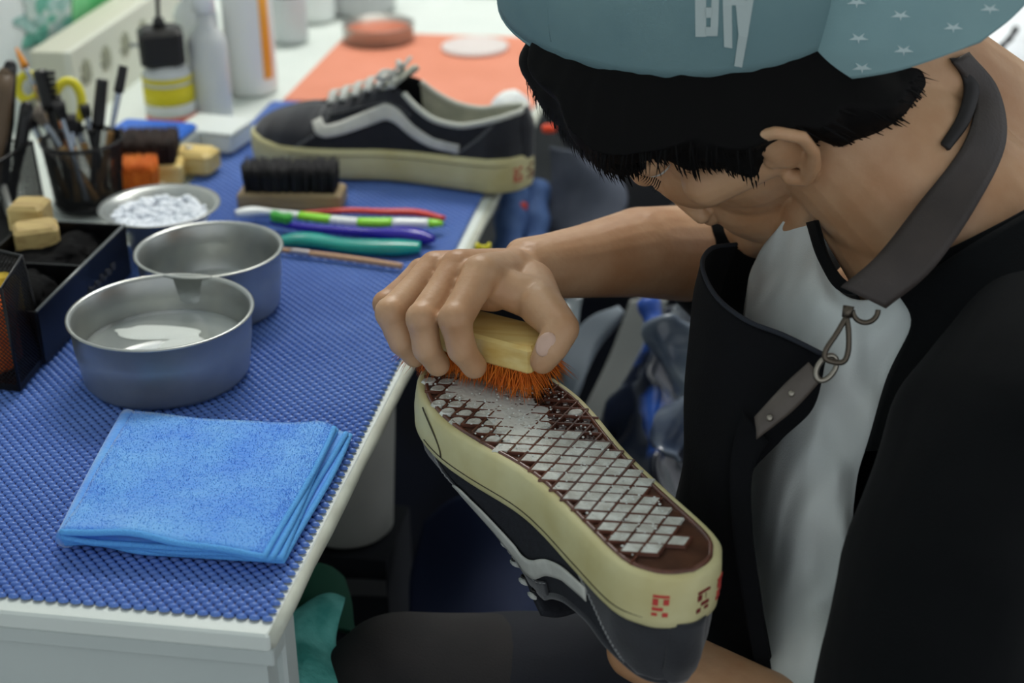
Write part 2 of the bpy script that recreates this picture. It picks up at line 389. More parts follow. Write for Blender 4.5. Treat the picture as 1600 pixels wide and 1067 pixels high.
cc = T(243, 247, .7545); MB().box(cc+Z*.014, (.082, .045, .024), rotm(-.08), bev=.003).build('scrubber_body', mat('pale grey plastic', (186, 194, 190), .4), t, False)
MB().box(cc+Z*.029, (.080, .044, .008), rotm(-.08), bev=.003).build('scrubber_top', mat('cobalt plastic', (38, 104, 206), .4), t, False)
mb = MB()
for i in range(12): mb.box(cc+rotm(-.08)@V((-.035+i*.0064, -.023, .022)), (.003, .002, .010), rotm(-.08))
mb.build('scrubber_ribs', MATS['cobalt plastic'], t, False)

# ------------------------------------------------------------------ mesh desk organisers
def mesh_wall(mb, quad, du=.0034, w=.00055):
    """diagonal wire net filling the quad (bottom-left, bottom-right, top-right, top-left)"""
    a, b, c, d = [V(q) for q in quad]; U = (b-a).length; H = (d-a).length; n = (b-a).cross(d-a).normalized()*w*.5
    def at(u, v): return a.lerp(b, u).lerp(d.lerp(c, u), v)
    k = int((U+H)/du)
    for s in (0, 1):
        for i in range(1, k):
            t0 = i*du; u0, v0 = (t0, 0) if t0 < U else (U, t0-U); u1, v1 = (0, t0) if t0 < H else (t0-H, H)
            if s: u0, u1 = U-u0, U-u1
            p, q = at(u0/U, v0/H), at(u1/U, v1/H); sd = (q-p).cross(n).normalized()*w*.5
            mb.add([p-sd+n, p+sd+n, p+sd-n, p-sd-n, q-sd+n, q+sd+n, q+sd-n, q-sd-n], [(0, 1, 5, 4), (1, 2, 6, 5), (2, 3, 7, 6), (3, 0, 4, 7)])
def organiser(name, label, foot, top, h, cat='organiser', z=.7545, du=.0034, group=None, base=True):
    """foot, top: four corners anticlockwise, seen from above"""
    foot = [V((f[0], f[1], 0)) for f in foot]; c = sum(foot, V((0, 0, 0)))/len(foot); t = thing(name, label, cat, (c.x, c.y, z), group)
    f3 = [V((f[0], f[1], z+.002)) for f in foot]; t3 = [V((f[0], f[1], z+h)) for f in top]; k = len(f3)
    for i in range(k):
        mb = MB(); mesh_wall(mb, (f3[i], f3[(i+1) % k], t3[(i+1) % k], t3[i]), du); mb.build('wire_mesh', M_blackm, t, False)
    MB().tube(t3, .0016, 8, closed=True).build('rim', M_blackm, t)
    for i in range(k): MB().tube([f3[i], t3[i]], .0013, 8).build('corner_wire', M_blackm, t)
    mb = MB(); mb.add([p-Z*.0015 for p in f3]+[p+Z*.004 for p in f3], [tuple(range(k-1, -1, -1)), tuple(range(k, 2*k))]+[(i, (i+1) % k, (i+1) % k+k, i+k) for i in range(k)]); mb.build('base', M_blackm, t, False)
    return t
# near cup: its corner faces the camera
q0 = T(32, 613, .7545); q1 = T(76, 559, .7545); qb = V((q1.x-.085, q1.y+.03, 0)); qa = V((q0.x-.085, q0.y+.008, 0))
organiser('mesh_cup', 'black wire mesh cup holding orange and yellow sponges at the left edge', [qa, q0, q1, qb],
    [V((q0.x-.10, q0.y+.006, 0)), V((q0.x-.004, q0.y+.004, 0)), V((q1.x-.012, q1.y+.006, 0)), V((q1.x-.098, q1.y+.036, 0))], .080)
cq = (q0+q1+qa+qb)/4
def sponge(label, c, sz, ang, m):
    o = MB().box(c, sz, rotm(ang), bev=.005).build('sponge', m, smooth=False); return tag(o, label, 'sponge')
M_sp1 = mat('orange sponge', (232, 106, 26), .9, c2=(214, 84, 16), nscale=120, bump=.8, bscale=500); M_sp2 = mat('yellow sponge', (206, 176, 60), .9, c2=(180, 150, 40), nscale=120, bump=.8, bscale=500)
sponge('orange sponge inside the near black mesh cup', (q0.x-.030, q0.y+.025, .7605+.029), (.036, .030, .058), .1, M_sp1)
sponge('yellow sponge inside the near black mesh cup behind the orange one', (q1.x-.028, q1.y-.004, .7605+.031), (.03, .022, .062), .4, M_sp2)

# black lidless tray with glossy side
M_gloss = mat('glossy black acrylic', (10, 10, 11), .28, spec=.35, c2=(22, 22, 24), nscale=40)
tr = thing('black_tray', 'glossy black box tray behind the bowls with faint grey print', 'tray', T(150, 480, .7545))
A0 = T(76, 585, .7545); A1 = T(192, 400, .7545)
tA, tB = T(194, 351, .7985), T(67, 476, .7985); dd = (tB-tA).normalized(); A1 = V((tA.x, tA.y, .7545)); A0 = A1+dd*((tB-tA).length+.012); A0.z = .7545
hh = .044
def wallq(a, b, h, m, nm, th=.0025):
    d = (b-a).normalized(); c = (a+b)/2+Z*h/2; R = frame(d, Z); return MB().box(c, ((b-a).length, th, h), R, bev=.0006).build(nm, m, tr, False)
wallq(A0, A1, hh, M_gloss, 'side_wall'); nb = Z.cross(A1-A0).normalized()*.085; B0 = A0+nb; B1 = A1+nb
wallq(B0, B1, hh, M_gloss, 'side_wall'); wallq(A0, B0, hh, M_gloss, 'end_wall'); wallq(A1, B1, hh, M_gloss, 'end_wall'); wallq(A0.lerp(A1, .5), B0.lerp(B1, .5), hh, M_gloss, 'divider')
MB().box((A0+B1)/2+Z*.001, ((A1-A0).length, .084, .002), frame(A1-A0, Z)).build('tray_floor', M_gloss, tr, False)
MB().tube([A0+Z*hh, A1+Z*hh], .0013, 8).build('rim_strip', mat('worn black edge', (120, 124, 124), .3, .3), tr)
mb = MB()
for i in range(15):
    yy = A0.y+.055+i*.0052; mb.box(A0.lerp(A1, .5+i*.022)-nb.normalized()*.0016+Z*(.020+.002*math.sin(i*2)), (.0034 if i % 4 else .002, .0006, .0030+.0014*(i % 3)), frame(A1-A0, Z))
mb.build('printed_mark', mat('faded grey print', (74, 74, 74), .6), tr, False)
def crumple(name, label, c, r, m, amp=.35, freq=14, cat='cloth', sub=5, seed=0, parent=None, group=None):
    bm = bmesh.new(); bmesh.ops.create_icosphere(bm, subdivisions=sub, radius=1)
    r = V(r); c = V(c)
    for v in bm.verts:
        q = V((v.co.x*r.x, v.co.y*r.y, v.co.z*r.z)); d = noise.noise((q+V((seed, seed*2, 0)))*freq)+.5*abs(noise.noise((q+V((0, seed, seed)))*freq*2.3))
        v.co = c+q*(1+amp*d)
    me = bpy.data.meshes.new(name); bm.to_mesh(me); bm.free(); o = link(name, me, m, parent)
    return tag(o, label, cat, group) if not parent else o
M_bcl = mat('black cloth', (9, 9, 10), .95, spec=.2)
crumple('black_cloth', 'crumpled black cloth stuffed in the glossy black tray', A0.lerp(B1, .5)+(A0-A1)*.22+Z*.030, (.030, .045, .018), M_bcl, .5, 42, seed=2)
crumple('black_pouch', 'black cloth pouch at the far end of the glossy black tray', A0.lerp(B1, .5)+(A1-A0)*.24+Z*.026, (.030, .045, .015), M_bcl, .5, 42, seed=5)
# wooden blocks standing on tray edge
def wblock(label, c, sz, ang, m):
    o = MB().box(c, sz, ang, bev=.003).build('wood_block', m, smooth=False); return tag(o, label, 'block', 'wooden blocks by the mesh organiser')
M_wb = mat('pale beech', (196, 172, 112), .6, c2=(172, 146, 92), nscale=30, stretch=(1, 6, 6))
p = T(57, 366, .80); wblock('pale wooden brush block in the black tray, the lower of two', (p.x, p.y, .798), (.036, .030, .022), rotm(.5), M_wb)
p = T(47, 332, .806); wblock('pale wooden brush block in the black tray, the upper of two behind', (p.x, p.y, .804), (.030, .030, .024), rotm(.1), M_wb)
# far mesh organiser at the left edge
a0 = T(-12, 392, .7545); a1 = T(72, 335, .7545)
FQ = [(a0.x-.06, a0.y-.0), (a0.x, a0.y), (a1.x, a1.y), (a1.x-.07, a1.y)]; FQ2 = [(x-.003, y) for x, y in FQ]
fo = organiser('mesh_organiser', 'tall black wire mesh organiser at the far left edge', FQ, FQ2, .070, du=.0036)
# pencil cup
pcc = T(122, 335, .7545); pc = V((pcc.x, pcc.y+.028, .7545))
cup = thing('pencil_cup', 'round black mesh pencil cup full of brushes', 'pencil cup', pc)
mb = MB(); n = 96
CH_ = .062
def cupr(v): return .031+.0055*v
for s in (-1, 1):
    for i in range(n):
        pts = [pc+V((cupr(v)*math.cos(2*PI*i/n+s*v*1.5), cupr(v)*math.sin(2*PI*i/n+s*v*1.5), CH_*v+.003)) for v in [k/6 for k in range(7)]]
        mb.tube(pts, .00045, 3)
mb.build('wire_mesh', M_blackm, cup); 
for zz, v in ((.004, 0), (CH_, 1)): MB().tube([pc+V((cupr(v)*math.cos(a*PI/18), cupr(v)*math.sin(a*PI/18), zz)) for a in range(36)], .0017, 8, closed=True).build('rim' if v else 'foot_ring', M_blackm, cup)
MB().lathe([(0, 0), (.030, 0), (.030, .003), (0, .003)], pc, 36).build('base', M_blackm, cup)
# brushes standing in it: (top pixel), depth offset, kind
M_gold = mat('bamboo', (176, 138, 80), .5, c2=(150, 112, 60), nscale=40); M_grey = mat('silver ferrule', (170, 178, 190), .25, .8); M_am = mat('amber plastic', (226, 142, 30), .3)
def stick(label, name, top, dy, foot, segs, cat='paintbrush', group='brushes in the pencil cup', tuft=None):
    zt = top[2]; A = pc+V((foot[0], foot[1], .006)); B = T(top[0], top[1], zt); B = P(top[0], top[1], (pc-CAM).dot(FX)+dy)
    t = thing(name, label, cat, A, group); S = [A.lerp(B, k/30) for k in range(31)]
    for a, b, nm, m, r0, r1 in segs:
        i0, i1 = int(a*30), int(b*30); MB().tube([S[i] for i in range(i0, i1+1)], [r0+(r1-r0)*k/max(1, i1-i0) for k in range(i1-i0+1)], 10).build(nm, m, t)
    if tuft:
        d = (B-A).normalized(); sd = d.orthogonal().normalized(); mb = MB()
        bristles(mb, B-d*.004, sd, d.cross(sd), 120, tuft[1], .006, .006, r=.0008, splay=.1, up=d); tag(mb.build('bristle_tuft', tuft[0], t), kind='stuff')
    return t
stick('amber tipped thin paintbrush leaning left out of the pencil cup', 'paintbrush', (25, 75, 0), .02, (-.008, .01), [(0, .75, 'handle', M_gold, .0022, .0022), (.75, .88, 'ferrule', M_grey, .002, .0026), (.88, 1, 'amber_tip', M_am, .0042, .0012)])
stick('black capped marker leaning right out of the pencil cup', 'marker', (160, 125, 0), .0, (.004, -.006), [(0, .62, 'barrel', M_black, .0032, .0034), (.62, 1, 'marker_cap', M_black, .0062, .0058)], 'marker')
stick('slim pen with black cap leaning furthest right in the pencil cup', 'pen', (193, 103, 0), -.01, (.008, .004), [(0, .5, 'grip', M_gold, .003, .0034), (.5, .82, 'barrel', M_grey, .0022, .0034), (.82, 1, 'pen_cap', M_black, .0048, .0044)], 'pen')
stick('pale bamboo paintbrush with a silver ferrule in the pencil cup', 'paintbrush', (68, 190, 0), -.01, (.012, -.01), [(0, .68, 'handle', M_gold, .0035, .0042), (.68, 1, 'ferrule', M_grey, .0036, .003)], tuft=(mat('grey hair', (120, 110, 100), .6), .02))
stick('steel grey handled detail brush in the middle of the pencil cup', 'paintbrush', (96, 180, 0), -.02, (.004, -.014), [(0, 1, 'handle', M_grey, .0032, .0026)], tuft=(M_bristle, .018))
stick('short bamboo paintbrush near the cup rim', 'paintbrush', (112, 200, 0), -.015, (-.006, -.012), [(0, .75, 'handle', M_gold, .0036, .0036), (.75, 1, 'ferrule', M_grey, .003, .0022)], tuft=(M_bristle, .018))
stick('orange brown paintbrush with dark bristles in the pencil cup', 'paintbrush', (88, 165, 0), .005, (-.012, .002), [(0, .8, 'handle', mat('caramel lacquer', (196, 112, 30), .4), .003, .0034), (.8, 1, 'ferrule', M_am, .003, .003)], tuft=(M_bristle, .015))
for (lab, tx, ty, ft, hm, tm) in (('bamboo handled paintbrush standing right of the middle in the pencil cup', 122, 205, (.014, .004), M_gold, M_bristle), ('short brush with a caramel handle at the back of the pencil cup', 80, 205, (-.015, .008), MATS['caramel lacquer'], M_bristle),
        ('slim bamboo brush at the left of the pencil cup', 52, 195, (-.018, -.004), M_gold, M_bristle), ('black handled brush at the back right of the pencil cup', 135, 178, (.012, .012), M_black, M_bristle)):
    stick(lab, 'paintbrush', (tx, ty, 0), .004, ft, [(0, .8, 'handle', hm, .0034, .0036), (.8, 1, 'ferrule', M_grey, .0034, .0028)], tuft=(tm, .014))
t = stick('black cleaning brush with raised bristles standing in the pencil cup', 'toothbrush', (62, 112, 0), .0, (-.010, -.008), [(0, .7, 'handle', M_black, .0038, .0042), (.7, 1, 'brush_head', M_black, .0075, .0070)], 'brush')
Bp = P(66, 130, (pc-CAM).dot(FX)); mb = MB(); 
for i in range(6): mb.box(P(74+i*.8, 114+i*9, (pc-CAM).dot(FX)-.004), (.014, .004, .0035))
mb.build('bristle_row', M_bristle, t, False)
t = thing('scissors', 'yellow handled scissors standing in the pencil cup', 'scissors', pc+V((0, .01, .006)))
dsc = (pc-CAM).dot(FX)+.012
ring = []
for k in range(24):
    a = 2*PI*k/24; ring.append(P(106+22*math.cos(a), 163+36*math.sin(a), dsc+.003*math.cos(a)))
MB().tube(ring, .0045, 10, closed=True, flat=.8).build('finger_loop', mat('yellow plastic', (228, 216, 40), .3), t)
ring = [P(44+16*math.cos(2*PI*k/24), 136+20*math.sin(2*PI*k/24), dsc+.012) for k in range(24)]
MB().tube(ring, .0042, 10, closed=True, flat=.8).build('finger_loop', MATS['yellow plastic'], t)
MB().tube([P(100, 196, dsc), P(104, 240, dsc), pc+V((0, .005, .01))], [.005, .004, .0015], 8, flat=.5).build('blade', M_steel, t)
MB().tube([P(52, 156, dsc+.01), P(88, 215, dsc), pc+V((.004, .005, .01))], [.005, .004, .0015], 8, flat=.5).build('blade', M_steel, t)
# tools in the far organiser
fc = V(((FQ[0][0]+FQ[2][0])/2, (FQ[0][1]+FQ[2][1])/2, .7545)); dfo = (fc-CAM).dot(FX)
for lab, nm, px, py, m, r in (('brown wooden brush handle in the far left mesh organiser', 'brush_handle', 10, 118, mat('walnut', (92, 74, 54), .5), .008), ('thick black brush standing in the far left mesh organiser', 'brush_handle', 16, 104, M_black, .006),
        ('olive green marker in the far left mesh organiser', 'marker', 2, 140, mat('olive plastic', (92, 92, 60), .4), .006), ('short black marker in front in the far left mesh organiser', 'marker', 42, 168, M_black, .006)):
    B = P(px, py, dfo-.01); A = fc+V((random.uniform(-.02, .02), random.uniform(-.02, .02), .006)); t = thing(nm, lab, 'tool' if nm == 'brush_handle' else 'marker', A, 'tools in the far organiser')
    MB().tube([A.lerp(B, k/8) for k in range(9)], [r*.7]*5+[r]*4, 10).build('shaft', m, t); MB().ball(B, r*1.02, 10).build('end_cap', m, t)
t = thing('tweezers', 'silver tweezers leaning in the far left mesh organiser', 'tweezers', T(18, 330, .77)); MB().tube([P(4, 290, 1.44), P(20, 335, 1.42), P(22, 352, 1.41)], [.0035, .0026, .001], 8, flat=.5).build('arm', M_steel, t); MB().tube([P(1, 292, 1.45), P(14, 335, 1.43), P(22, 352, 1.41)], [.0035, .0026, .001], 8, flat=.5).build('arm', M_steel, t)

# ------------------------------------------------------------------ far end of the table
M_or = mat('orange vinyl', (224, 142, 114), .6, c2=(216, 134, 104), nscale=10)
a, b = T(442, 157, .7515), T(528, 55, .7515); oy = T(640, 54, .7515).y
o = MB().box((a.x/2, (a.y+oy)/2, .7515), (abs(a.x), oy-a.y, .003), bev=.0008).build('orange_mat', M_or, smooth=False); tag(o, 'flat orange mat beyond the blue mesh mat', 'mat')
c = T(592, 62, .753); t = thing('tin', 'round shallow tin standing on the orange mat', 'tin', c)
M_tin = mat('frosted plastic', (200, 196, 190), .3, spec=.6)
MB().lathe([(0, 0), (.042, 0), (.044, .002), (.044, .020), (.045, .021), (.043, .021), (.042, .003), (0, .002)], c, 48, cap=False).build('tin_shell', mat('tin metal', (176, 172, 166), .35, .8), t)
MB().lathe([(0, .012), (.041, .012), (.041, .014), (0, .014)], c, 40, cap=False).build('tin_contents', mat('rust wax', (196, 110, 80), .5), t)
c = T(742, 76, .753); o = MB().lathe([(0, 0), (.040, 0), (.041, .001), (.041, .004), (.037, .0055), (.034, .003), (0, .003)], c, 48, cap=False).build('round_saucer', mat('pale lid', (222, 212, 208), .35)); tag(o, 'pale round plastic saucer on the orange mat', 'saucer')
# power strip on the table against the wall
M_strip = mat('cream plastic', (202, 202, 184), .5)
t = thing('power_strip', 'cream power strip with round recessed sockets standing by the wall', 'power strip', (-.49, 1.0, .75))
xs0, xs1, ys0, ys1, zs = -.520, -.474, .842, 1.23, .830
hol = []
for (hx, hy) in ((137, 128), (166, 92), (195, 62)):
    q = Xp(hx, hy, xs1); hol.append(q)
dyh = hol[1].y-hol[0].y
ys = [q.y for q in hol]+[hol[2].y+dyh*1.0]; zc = sum(q.z for q in hol)/3; rh = .0165
mb = MB(); mb.box(((xs0+xs1)/2-.004, (ys0+ys1)/2, (.75+zs)/2), (xs1-xs0-.008, ys1-ys0, zs-.75)); mb.build('strip_body', M_strip, t, False)
mb = MB(); fr = mb                                            # face plate with real holes
yy = [ys0]+[ (ys[i]+ys[i+1])/2 for i in range(len(ys)-1)]+[ys1]
for i, yc in enumerate(ys):
    y0, y1 = yy[i], yy[i+1]; n = 32; vs = []
    for k in range(n):
        a = 2*PI*k/n; cy, cz = math.cos(a), math.sin(a); vs.append((xs1, yc+rh*.92*cy, zc+rh*cz))
    for k in range(n):
        a = 2*PI*k/n; cy, cz = math.cos(a), math.sin(a); s = max(abs(cy), abs(cz)); by = yc+(cy/s)*((y1-yc) if cy > 0 else (yc-y0)); bz = zc+(cz/s)*((zs-zc) if cz > 0 else (zc-.75)); vs.append((xs1, by, bz))
    for k in range(n): vs.append((xs1-.009, vs[k][1], vs[k][2]))
    mb.add(vs, [(k, (k+1) % n, (k+1) % n+n, k+n) for k in range(n)]+[(k+2*n, (k+1) % n+2*n, (k+1) % n, k) for k in range(n)]+[tuple(range(3*n-1, 2*n-1, -1))])
mb.add([(xs1, ys0, .75), (xs1-.008, ys0, .75), (xs1-.008, ys0, zs), (xs1, ys0, zs), (xs1, ys1, .75), (xs1-.008, ys1, .75), (xs1-.008, ys1, zs), (xs1, ys1, zs)], [(0, 3, 2, 1), (4, 5, 6, 7), (3, 7, 6, 2)])
mb.build('socket_face', mat('cream face', (212, 213, 200), .5), t, False)
for yc in ys:
    for s in (-1, 1): MB().lathe([(0, 0), (.002, 0), (.002, .004), (0, .004)], (xs1-.009, yc, zc+s*.006), 8, M3=Matrix(((0, 0, 1), (0, 1, 0), (1, 0, 0)))).build('socket_pin', M_blackm, t)
# charger
t = thing('plug_charger', 'black cube plug charger with a cable hanging in front of the power strip', 'charger', P(252, 72, 1.70))
R = Matrix.Rotation(.42, 3, 'Z')
pc1 = P(252, 72, 1.70); MB().box(pc1, (.046, .040, .040), R, bev=.005).build('charger_body', mat('matt black plastic', (24, 23, 20), .5), t, False)
MB().tube([pc1+Z*.018, pc1+Z*.03], [.008, .005], 10).build('strain_relief', M_black, t)
MB().tube(spline([pc1+Z*.03, pc1+V((.003, .004, .09)), pc1+V((.0, .02, .18)), pc1+V((-.06, .03, .26)), (-.53, pc1.y+.05, pc1.z+.30)], 20), .0024, 8).build('cable', M_black, t)
MB().tube([pc1+V((-.018, .0, 0)), pc1+V((-.034, .0, 0))], .0025, 8).build('plug_pin', M_steel, t)
# bottles
def bottle(name, label, c, r, h, neck, body, bands, capm, cat='bottle', group=None):
    c = V(c); c.z = .7505 if c.z < .7505 else c.z; t = thing(name, label, cat, c, group)
    MB().lathe([(0, 0), (r*.95, 0), (r, .003), (r, h*.68), (r*.85, h*.76), (neck, h*.84), (neck, h), (neck-.001, h), (neck-.001, h*.84), (r*.84, h*.75), (r-.0012, h*.67), (r-.0012, .003), (0, .002)], c, 36, cap=False).build('glass_body', body, t)
    for z0, z1, m in bands: MB().lathe([(r+.0004, z0*h), (r+.0009, z0*h), (r+.0009, z1*h), (r+.0004, z1*h)], c, 36, cap=False).build('label', m, t)
    if capm: MB().lathe([(0, h+.014), (neck+.003, h+.014), (neck+.0035, h+.012), (neck+.0035, h-.006), (neck, h-.006)], c, 24, cap=False).build('bottle_cap', capm, t)
    return t
M_yl = mat('yellow label', (222, 206, 30), .5); M_wl = mat('white label', (226, 228, 222), .5); M_rl = mat('coral label', (228, 120, 96), .5); M_cl = mat('milky plastic', (238, 242, 240), .15, trans=.3, ior=1.3)
bottle('liquid_bottle', 'squat clear bottle with yellow and white label behind the black charger', T(270, 198, .752), .0255, .088, .010, M_cl, [(.12, .2, M_rl), (.2, .34, M_wl), (.34, .56, M_yl), (.60, .66, M_yl)], M_black)
bottle('spray_bottle', 'tall clear plastic bottle right of the yellow labelled bottle', T(335, 188, .752), .021, .125, .009, M_cl, [], M_pw)
bottle('spray_bottle', 'clear plastic bottle standing behind and between the spray bottle and the white canister', T(318, 150, .752), .024, .135, .010, M_cl, [], M_pw)
c = T(396, 140, .752); t = thing('white_canister', 'large white canister with an orange stripe', 'canister', c)
MB().lathe([(0, 0), (.027, 0), (.028, .002), (.028, .15), (.026, .152), (0, .153)], c, 40, cap=False).build('canister_body', mat('satin white', (232, 234, 232), .35), t)
mb = MB(); n = 8
vs = []
for k in range(n+1):
    a = -.75+.45*k/n; vs += [(c.x+.0286*math.cos(a), c.y+.0286*math.sin(a), c.z+z_) for z_ in (.018, .148)]
mb.add(vs, [(2*k, 2*k+2, 2*k+3, 2*k+1) for k in range(n)]); o = mb.build('orange_stripe', mat('orange stripe', (246, 168, 52), .5), t); s = o.modifiers.new('t', 'SOLIDIFY'); s.thickness = .0006
t = thing('clear_box', 'low translucent plastic box beside the toe of the table sneaker', 'box', T(335, 230, .7545))
cc = T(338, 226, .7545); MB().box(cc+Z*.010, (.062, .05, .020), rotm(-.15), bev=.003).build('box_body', mat('translucent plastic', (230, 236, 232), .25, spec=.6), t, False)
MB().box(cc+Z*.0215, (.065, .053, .003), rotm(-.15), bev=.001).build('box_lid', MATS['translucent plastic'], t, False)
# clutter at the far end
def jar(label, px, py, r, h, m, lid=None, name='jar'):
    c = T(px, py, .753); t = thing(name, label, 'jar', c, 'containers at the far end of the table')
    MB().lathe([(0, 0), (r*.95, 0), (r, .003), (r, h*.9), (r*.93, h), (0, h)], c, 32, cap=False).build('jar_body', m, t)
    if lid: MB().lathe([(0, h+.012), (r*.9, h+.012), (r*.96, h+.009), (r*.96, h-.004), (r*.9, h-.004)], c, 32, cap=False).build('jar_lid', lid, t)
jar('dark lidded jar behind the white canister', 455, 62, .022, .06, mat('pale jar', (206, 212, 214), .4), M_black)
jar('white jar standing left of the tin at the far end', 492, 28, .028, .07, M_pw)
jar('grey translucent tub behind the tin', 560, 12, .05, .045, mat('smoky plastic', (188, 190, 190), .4), mat('grey lid', (200, 204, 206), .4), 'tub')
crumple('plastic_bag', 'crumpled pale plastic bag behind the orange mat', V((-.11, 1.50, .795)), (.13, .06, .045), mat('white film', (222, 230, 232), .3), .3, 16, 'bag', seed=3)
# pictures on the left wall
PW = -.535
def Wp(x, y, off=0): return Xp(x, y, PW+off)
dt = thing('succulent_drawing', 'green succulent drawing fixed on the white wall', 'drawing', Wp(72, 40))
M_pet = [mat('mint petal', (120, 190, 170), .7, c2=(86, 160, 142), nscale=60), mat('grey mint petal', (168, 200, 196), .7, c2=(130, 176, 170), nscale=60), mat('pale petal', (206, 214, 210), .7, c2=(168, 196, 190), nscale=60)]
def petal(cx, cy, l, wd, ang, m, o_):
    vs = []; n = 16
    for k in range(n):
        a = 2*PI*k/n; u = l*math.cos(a); v = wd*math.sin(a)*(1-.35*math.cos(a)); vs.append(Wp(cx+u*math.cos(ang)-v*math.sin(ang), cy+u*math.sin(ang)+v*math.cos(ang), o_))
    mb = MB(); mb.add(vs+[p+X*.0008 for p in vs], [tuple(range(n, 2*n))]+[(k, (k+1) % n, (k+1) % n+n, k+n) for k in range(n)]); mb.build('petal', m, dt, False)
q = 0
for ring_, (rad, L_, w_) in enumerate(((34, 20, 11), (22, 15, 9), (10, 9, 6))):
    for k in range(8 if ring_ < 2 else 5):
        a = 2*PI*k/(8 if ring_ < 2 else 5)+ring_*.4; petal(72+rad*.95*math.cos(a), 34+rad*1.1*math.sin(a), L_, w_, a, M_pet[(k+ring_) % 3], .0004+.0009*ring_+.0002*(k % 3)); q += 1
for (a_, b_, lab, nm, m) in (((112, -40, 172, 44), 0, 'green card leaning on the wall beside the succulent drawing', 'green_card', mat('green card', (136, 214, 152), .6, c2=(90, 200, 120), nscale=14)),):
    x0, y0, x1, y1 = a_; vs = [Wp(x0, y1, .001), Wp(x1, y1-34, .001), Wp(x1, y0, .001), Wp(x0, y0, .001)]
    mb = MB(); mb.add(vs+[p+X*.002 for p in vs], [(3, 2, 1, 0), (4, 5, 6, 7), (0, 1, 5, 4), (1, 2, 6, 5), (2, 3, 7, 6), (3, 0, 4, 7)]); tag(mb.build(nm, m, None, False), lab, 'card')
# push pin on the table edge
c = Xp(741, 390, .014); t = thing('push_pin', 'yellow push pin stuck in the table edge above the wrist', 'pin', c)
Rp = Matrix(((0, 0, 1), (0, 1, 0), (-1, 0, 0))); c = T(744, 386, .7445)
MB().lathe([(0, 0), (.0042, 0), (.0042, .0016), (.0022, .003), (.0022, .009), (.0045, .0105), (.005, .0125), (0, .013)], c, 16, M3=Rp, cap=False).build('pin_head', MATS['yellow plastic'], t)
MB().tube([c-X*.010, c], .0006, 6).build('pin_needle', M_steel, t)

# ------------------------------------------------------------------ below and beyond the table
M_denim = mat('denim', (88, 118, 170), .8, c2=(62, 90, 142), nscale=40, bump=.4, bscale=300)
def tubeth(name, label, cat, pts, r, m, group=None):
    mb = MB(); S = spline(pts, 24); mb.tube(S, [r*(1+.12*math.sin(i*.9)) for i in range(25)], 14); o = mb.build(name, m); return tag(o, label, cat, group)
def hang(name, label, cat, rows, m, jit=.02, jsc=9, th=.004, group=None, nu=30, nv=30):
    o = patch(name, [[P(*p) for p in r] for r in rows], m, None, nu, nv, th, jitter=jit, jscale=jsc); return tag(o, label, cat, group)
tubeth('rolled_jeans', 'rolled blue denim beside the table edge, left of the pair', 'jeans', [P(803, 296, 1.72), P(798, 340, 1.70), P(792, 400, 1.68), P(780, 470, 1.66)], .016, M_denim)
tubeth('rolled_jeans', 'rolled blue denim beside the table edge, right of the pair', 'jeans', [P(838, 292, 1.74), P(836, 340, 1.72), P(832, 400, 1.70), P(826, 470, 1.68)], .015, M_denim)
M_dk = mat('dark fabric', (17, 19, 25), .85, c2=(28, 31, 38), nscale=12); M_gy = mat('grey fabric', (88, 94, 108), .85, c2=(60, 66, 78), nscale=14)
M_bp = mat('blue plastic film', (10, 16, 34), .15, c2=(48, 92, 184), nscale=11, coat=.5, contrast=(.56, .68)); M_sv = mat('silver grey vinyl', (128, 136, 140), .3, c2=(96, 104, 108), nscale=10, metal=.2)
hang('dark_garment', 'dark garment bundle hanging behind the forearm', 'garment', [[(840, 150, 1.95), (920, 150, 1.95), (1020, 200, 1.9), (1160, 200, 1.9)], [(830, 300, 1.9), (920, 300, 1.85), (1020, 300, 1.85), (1160, 320, 1.85)], [(720, 470, 1.85), (880, 450, 1.8), (1020, 450, 1.8), (1160, 460, 1.8)]], M_dk, .05, 7)
hang('grey_garment', 'grey folded garment seen above the forearm', 'garment', [[(862, 232, 1.74), (905, 226, 1.72), (940, 250, 1.72)], [(880, 300, 1.72), (925, 290, 1.70), (985, 300, 1.70)], [(850, 350, 1.72), (900, 345, 1.70), (960, 340, 1.70)]], M_gy, .022, 14)
hang('backdrop_cloth', 'large dark cloth covering the shelves under the table end', 'cloth', [[(520, 500, 1.9), (800, 440, 1.95), (1100, 420, 1.95), (1400, 430, 1.95)], [(480, 700, 1.85), (780, 700, 1.85), (1100, 700, 1.85), (1400, 700, 1.85)], [(440, 1000, 1.78), (760, 960, 1.78), (1100, 960, 1.78), (1400, 960, 1.78)], [(400, 1250, 1.66), (760, 1250, 1.66), (1100, 1250, 1.66), (1400, 1250, 1.66)]], mat('navy black cloth', (12, 14, 21), .9, c2=(18, 24, 40), nscale=9), .05, 5)
hang('vinyl_strip', 'silver grey vinyl strip slanting behind the sneaker, nearer the table', 'strip', [[(884, 462, 1.60), (896, 468, 1.60), (910, 466, 1.60)], [(872, 520, 1.58), (884, 520, 1.57), (900, 520, 1.58)], [(866, 620, 1.56), (878, 620, 1.55), (890, 620, 1.56)]], M_sv, .01, 16)
hang('grey_sleeve', 'pale grey sleeve pointing right behind the thumb', 'garment', [[(880, 560, 1.54), (925, 502, 1.53), (966, 480, 1.52)], [(886, 590, 1.53), (930, 535, 1.52), (972, 488, 1.51)], [(884, 650, 1.53), (905, 600, 1.52), (962, 508, 1.52)]], mat('pale grey fabric', (132, 142, 152), .7), .008, 18)
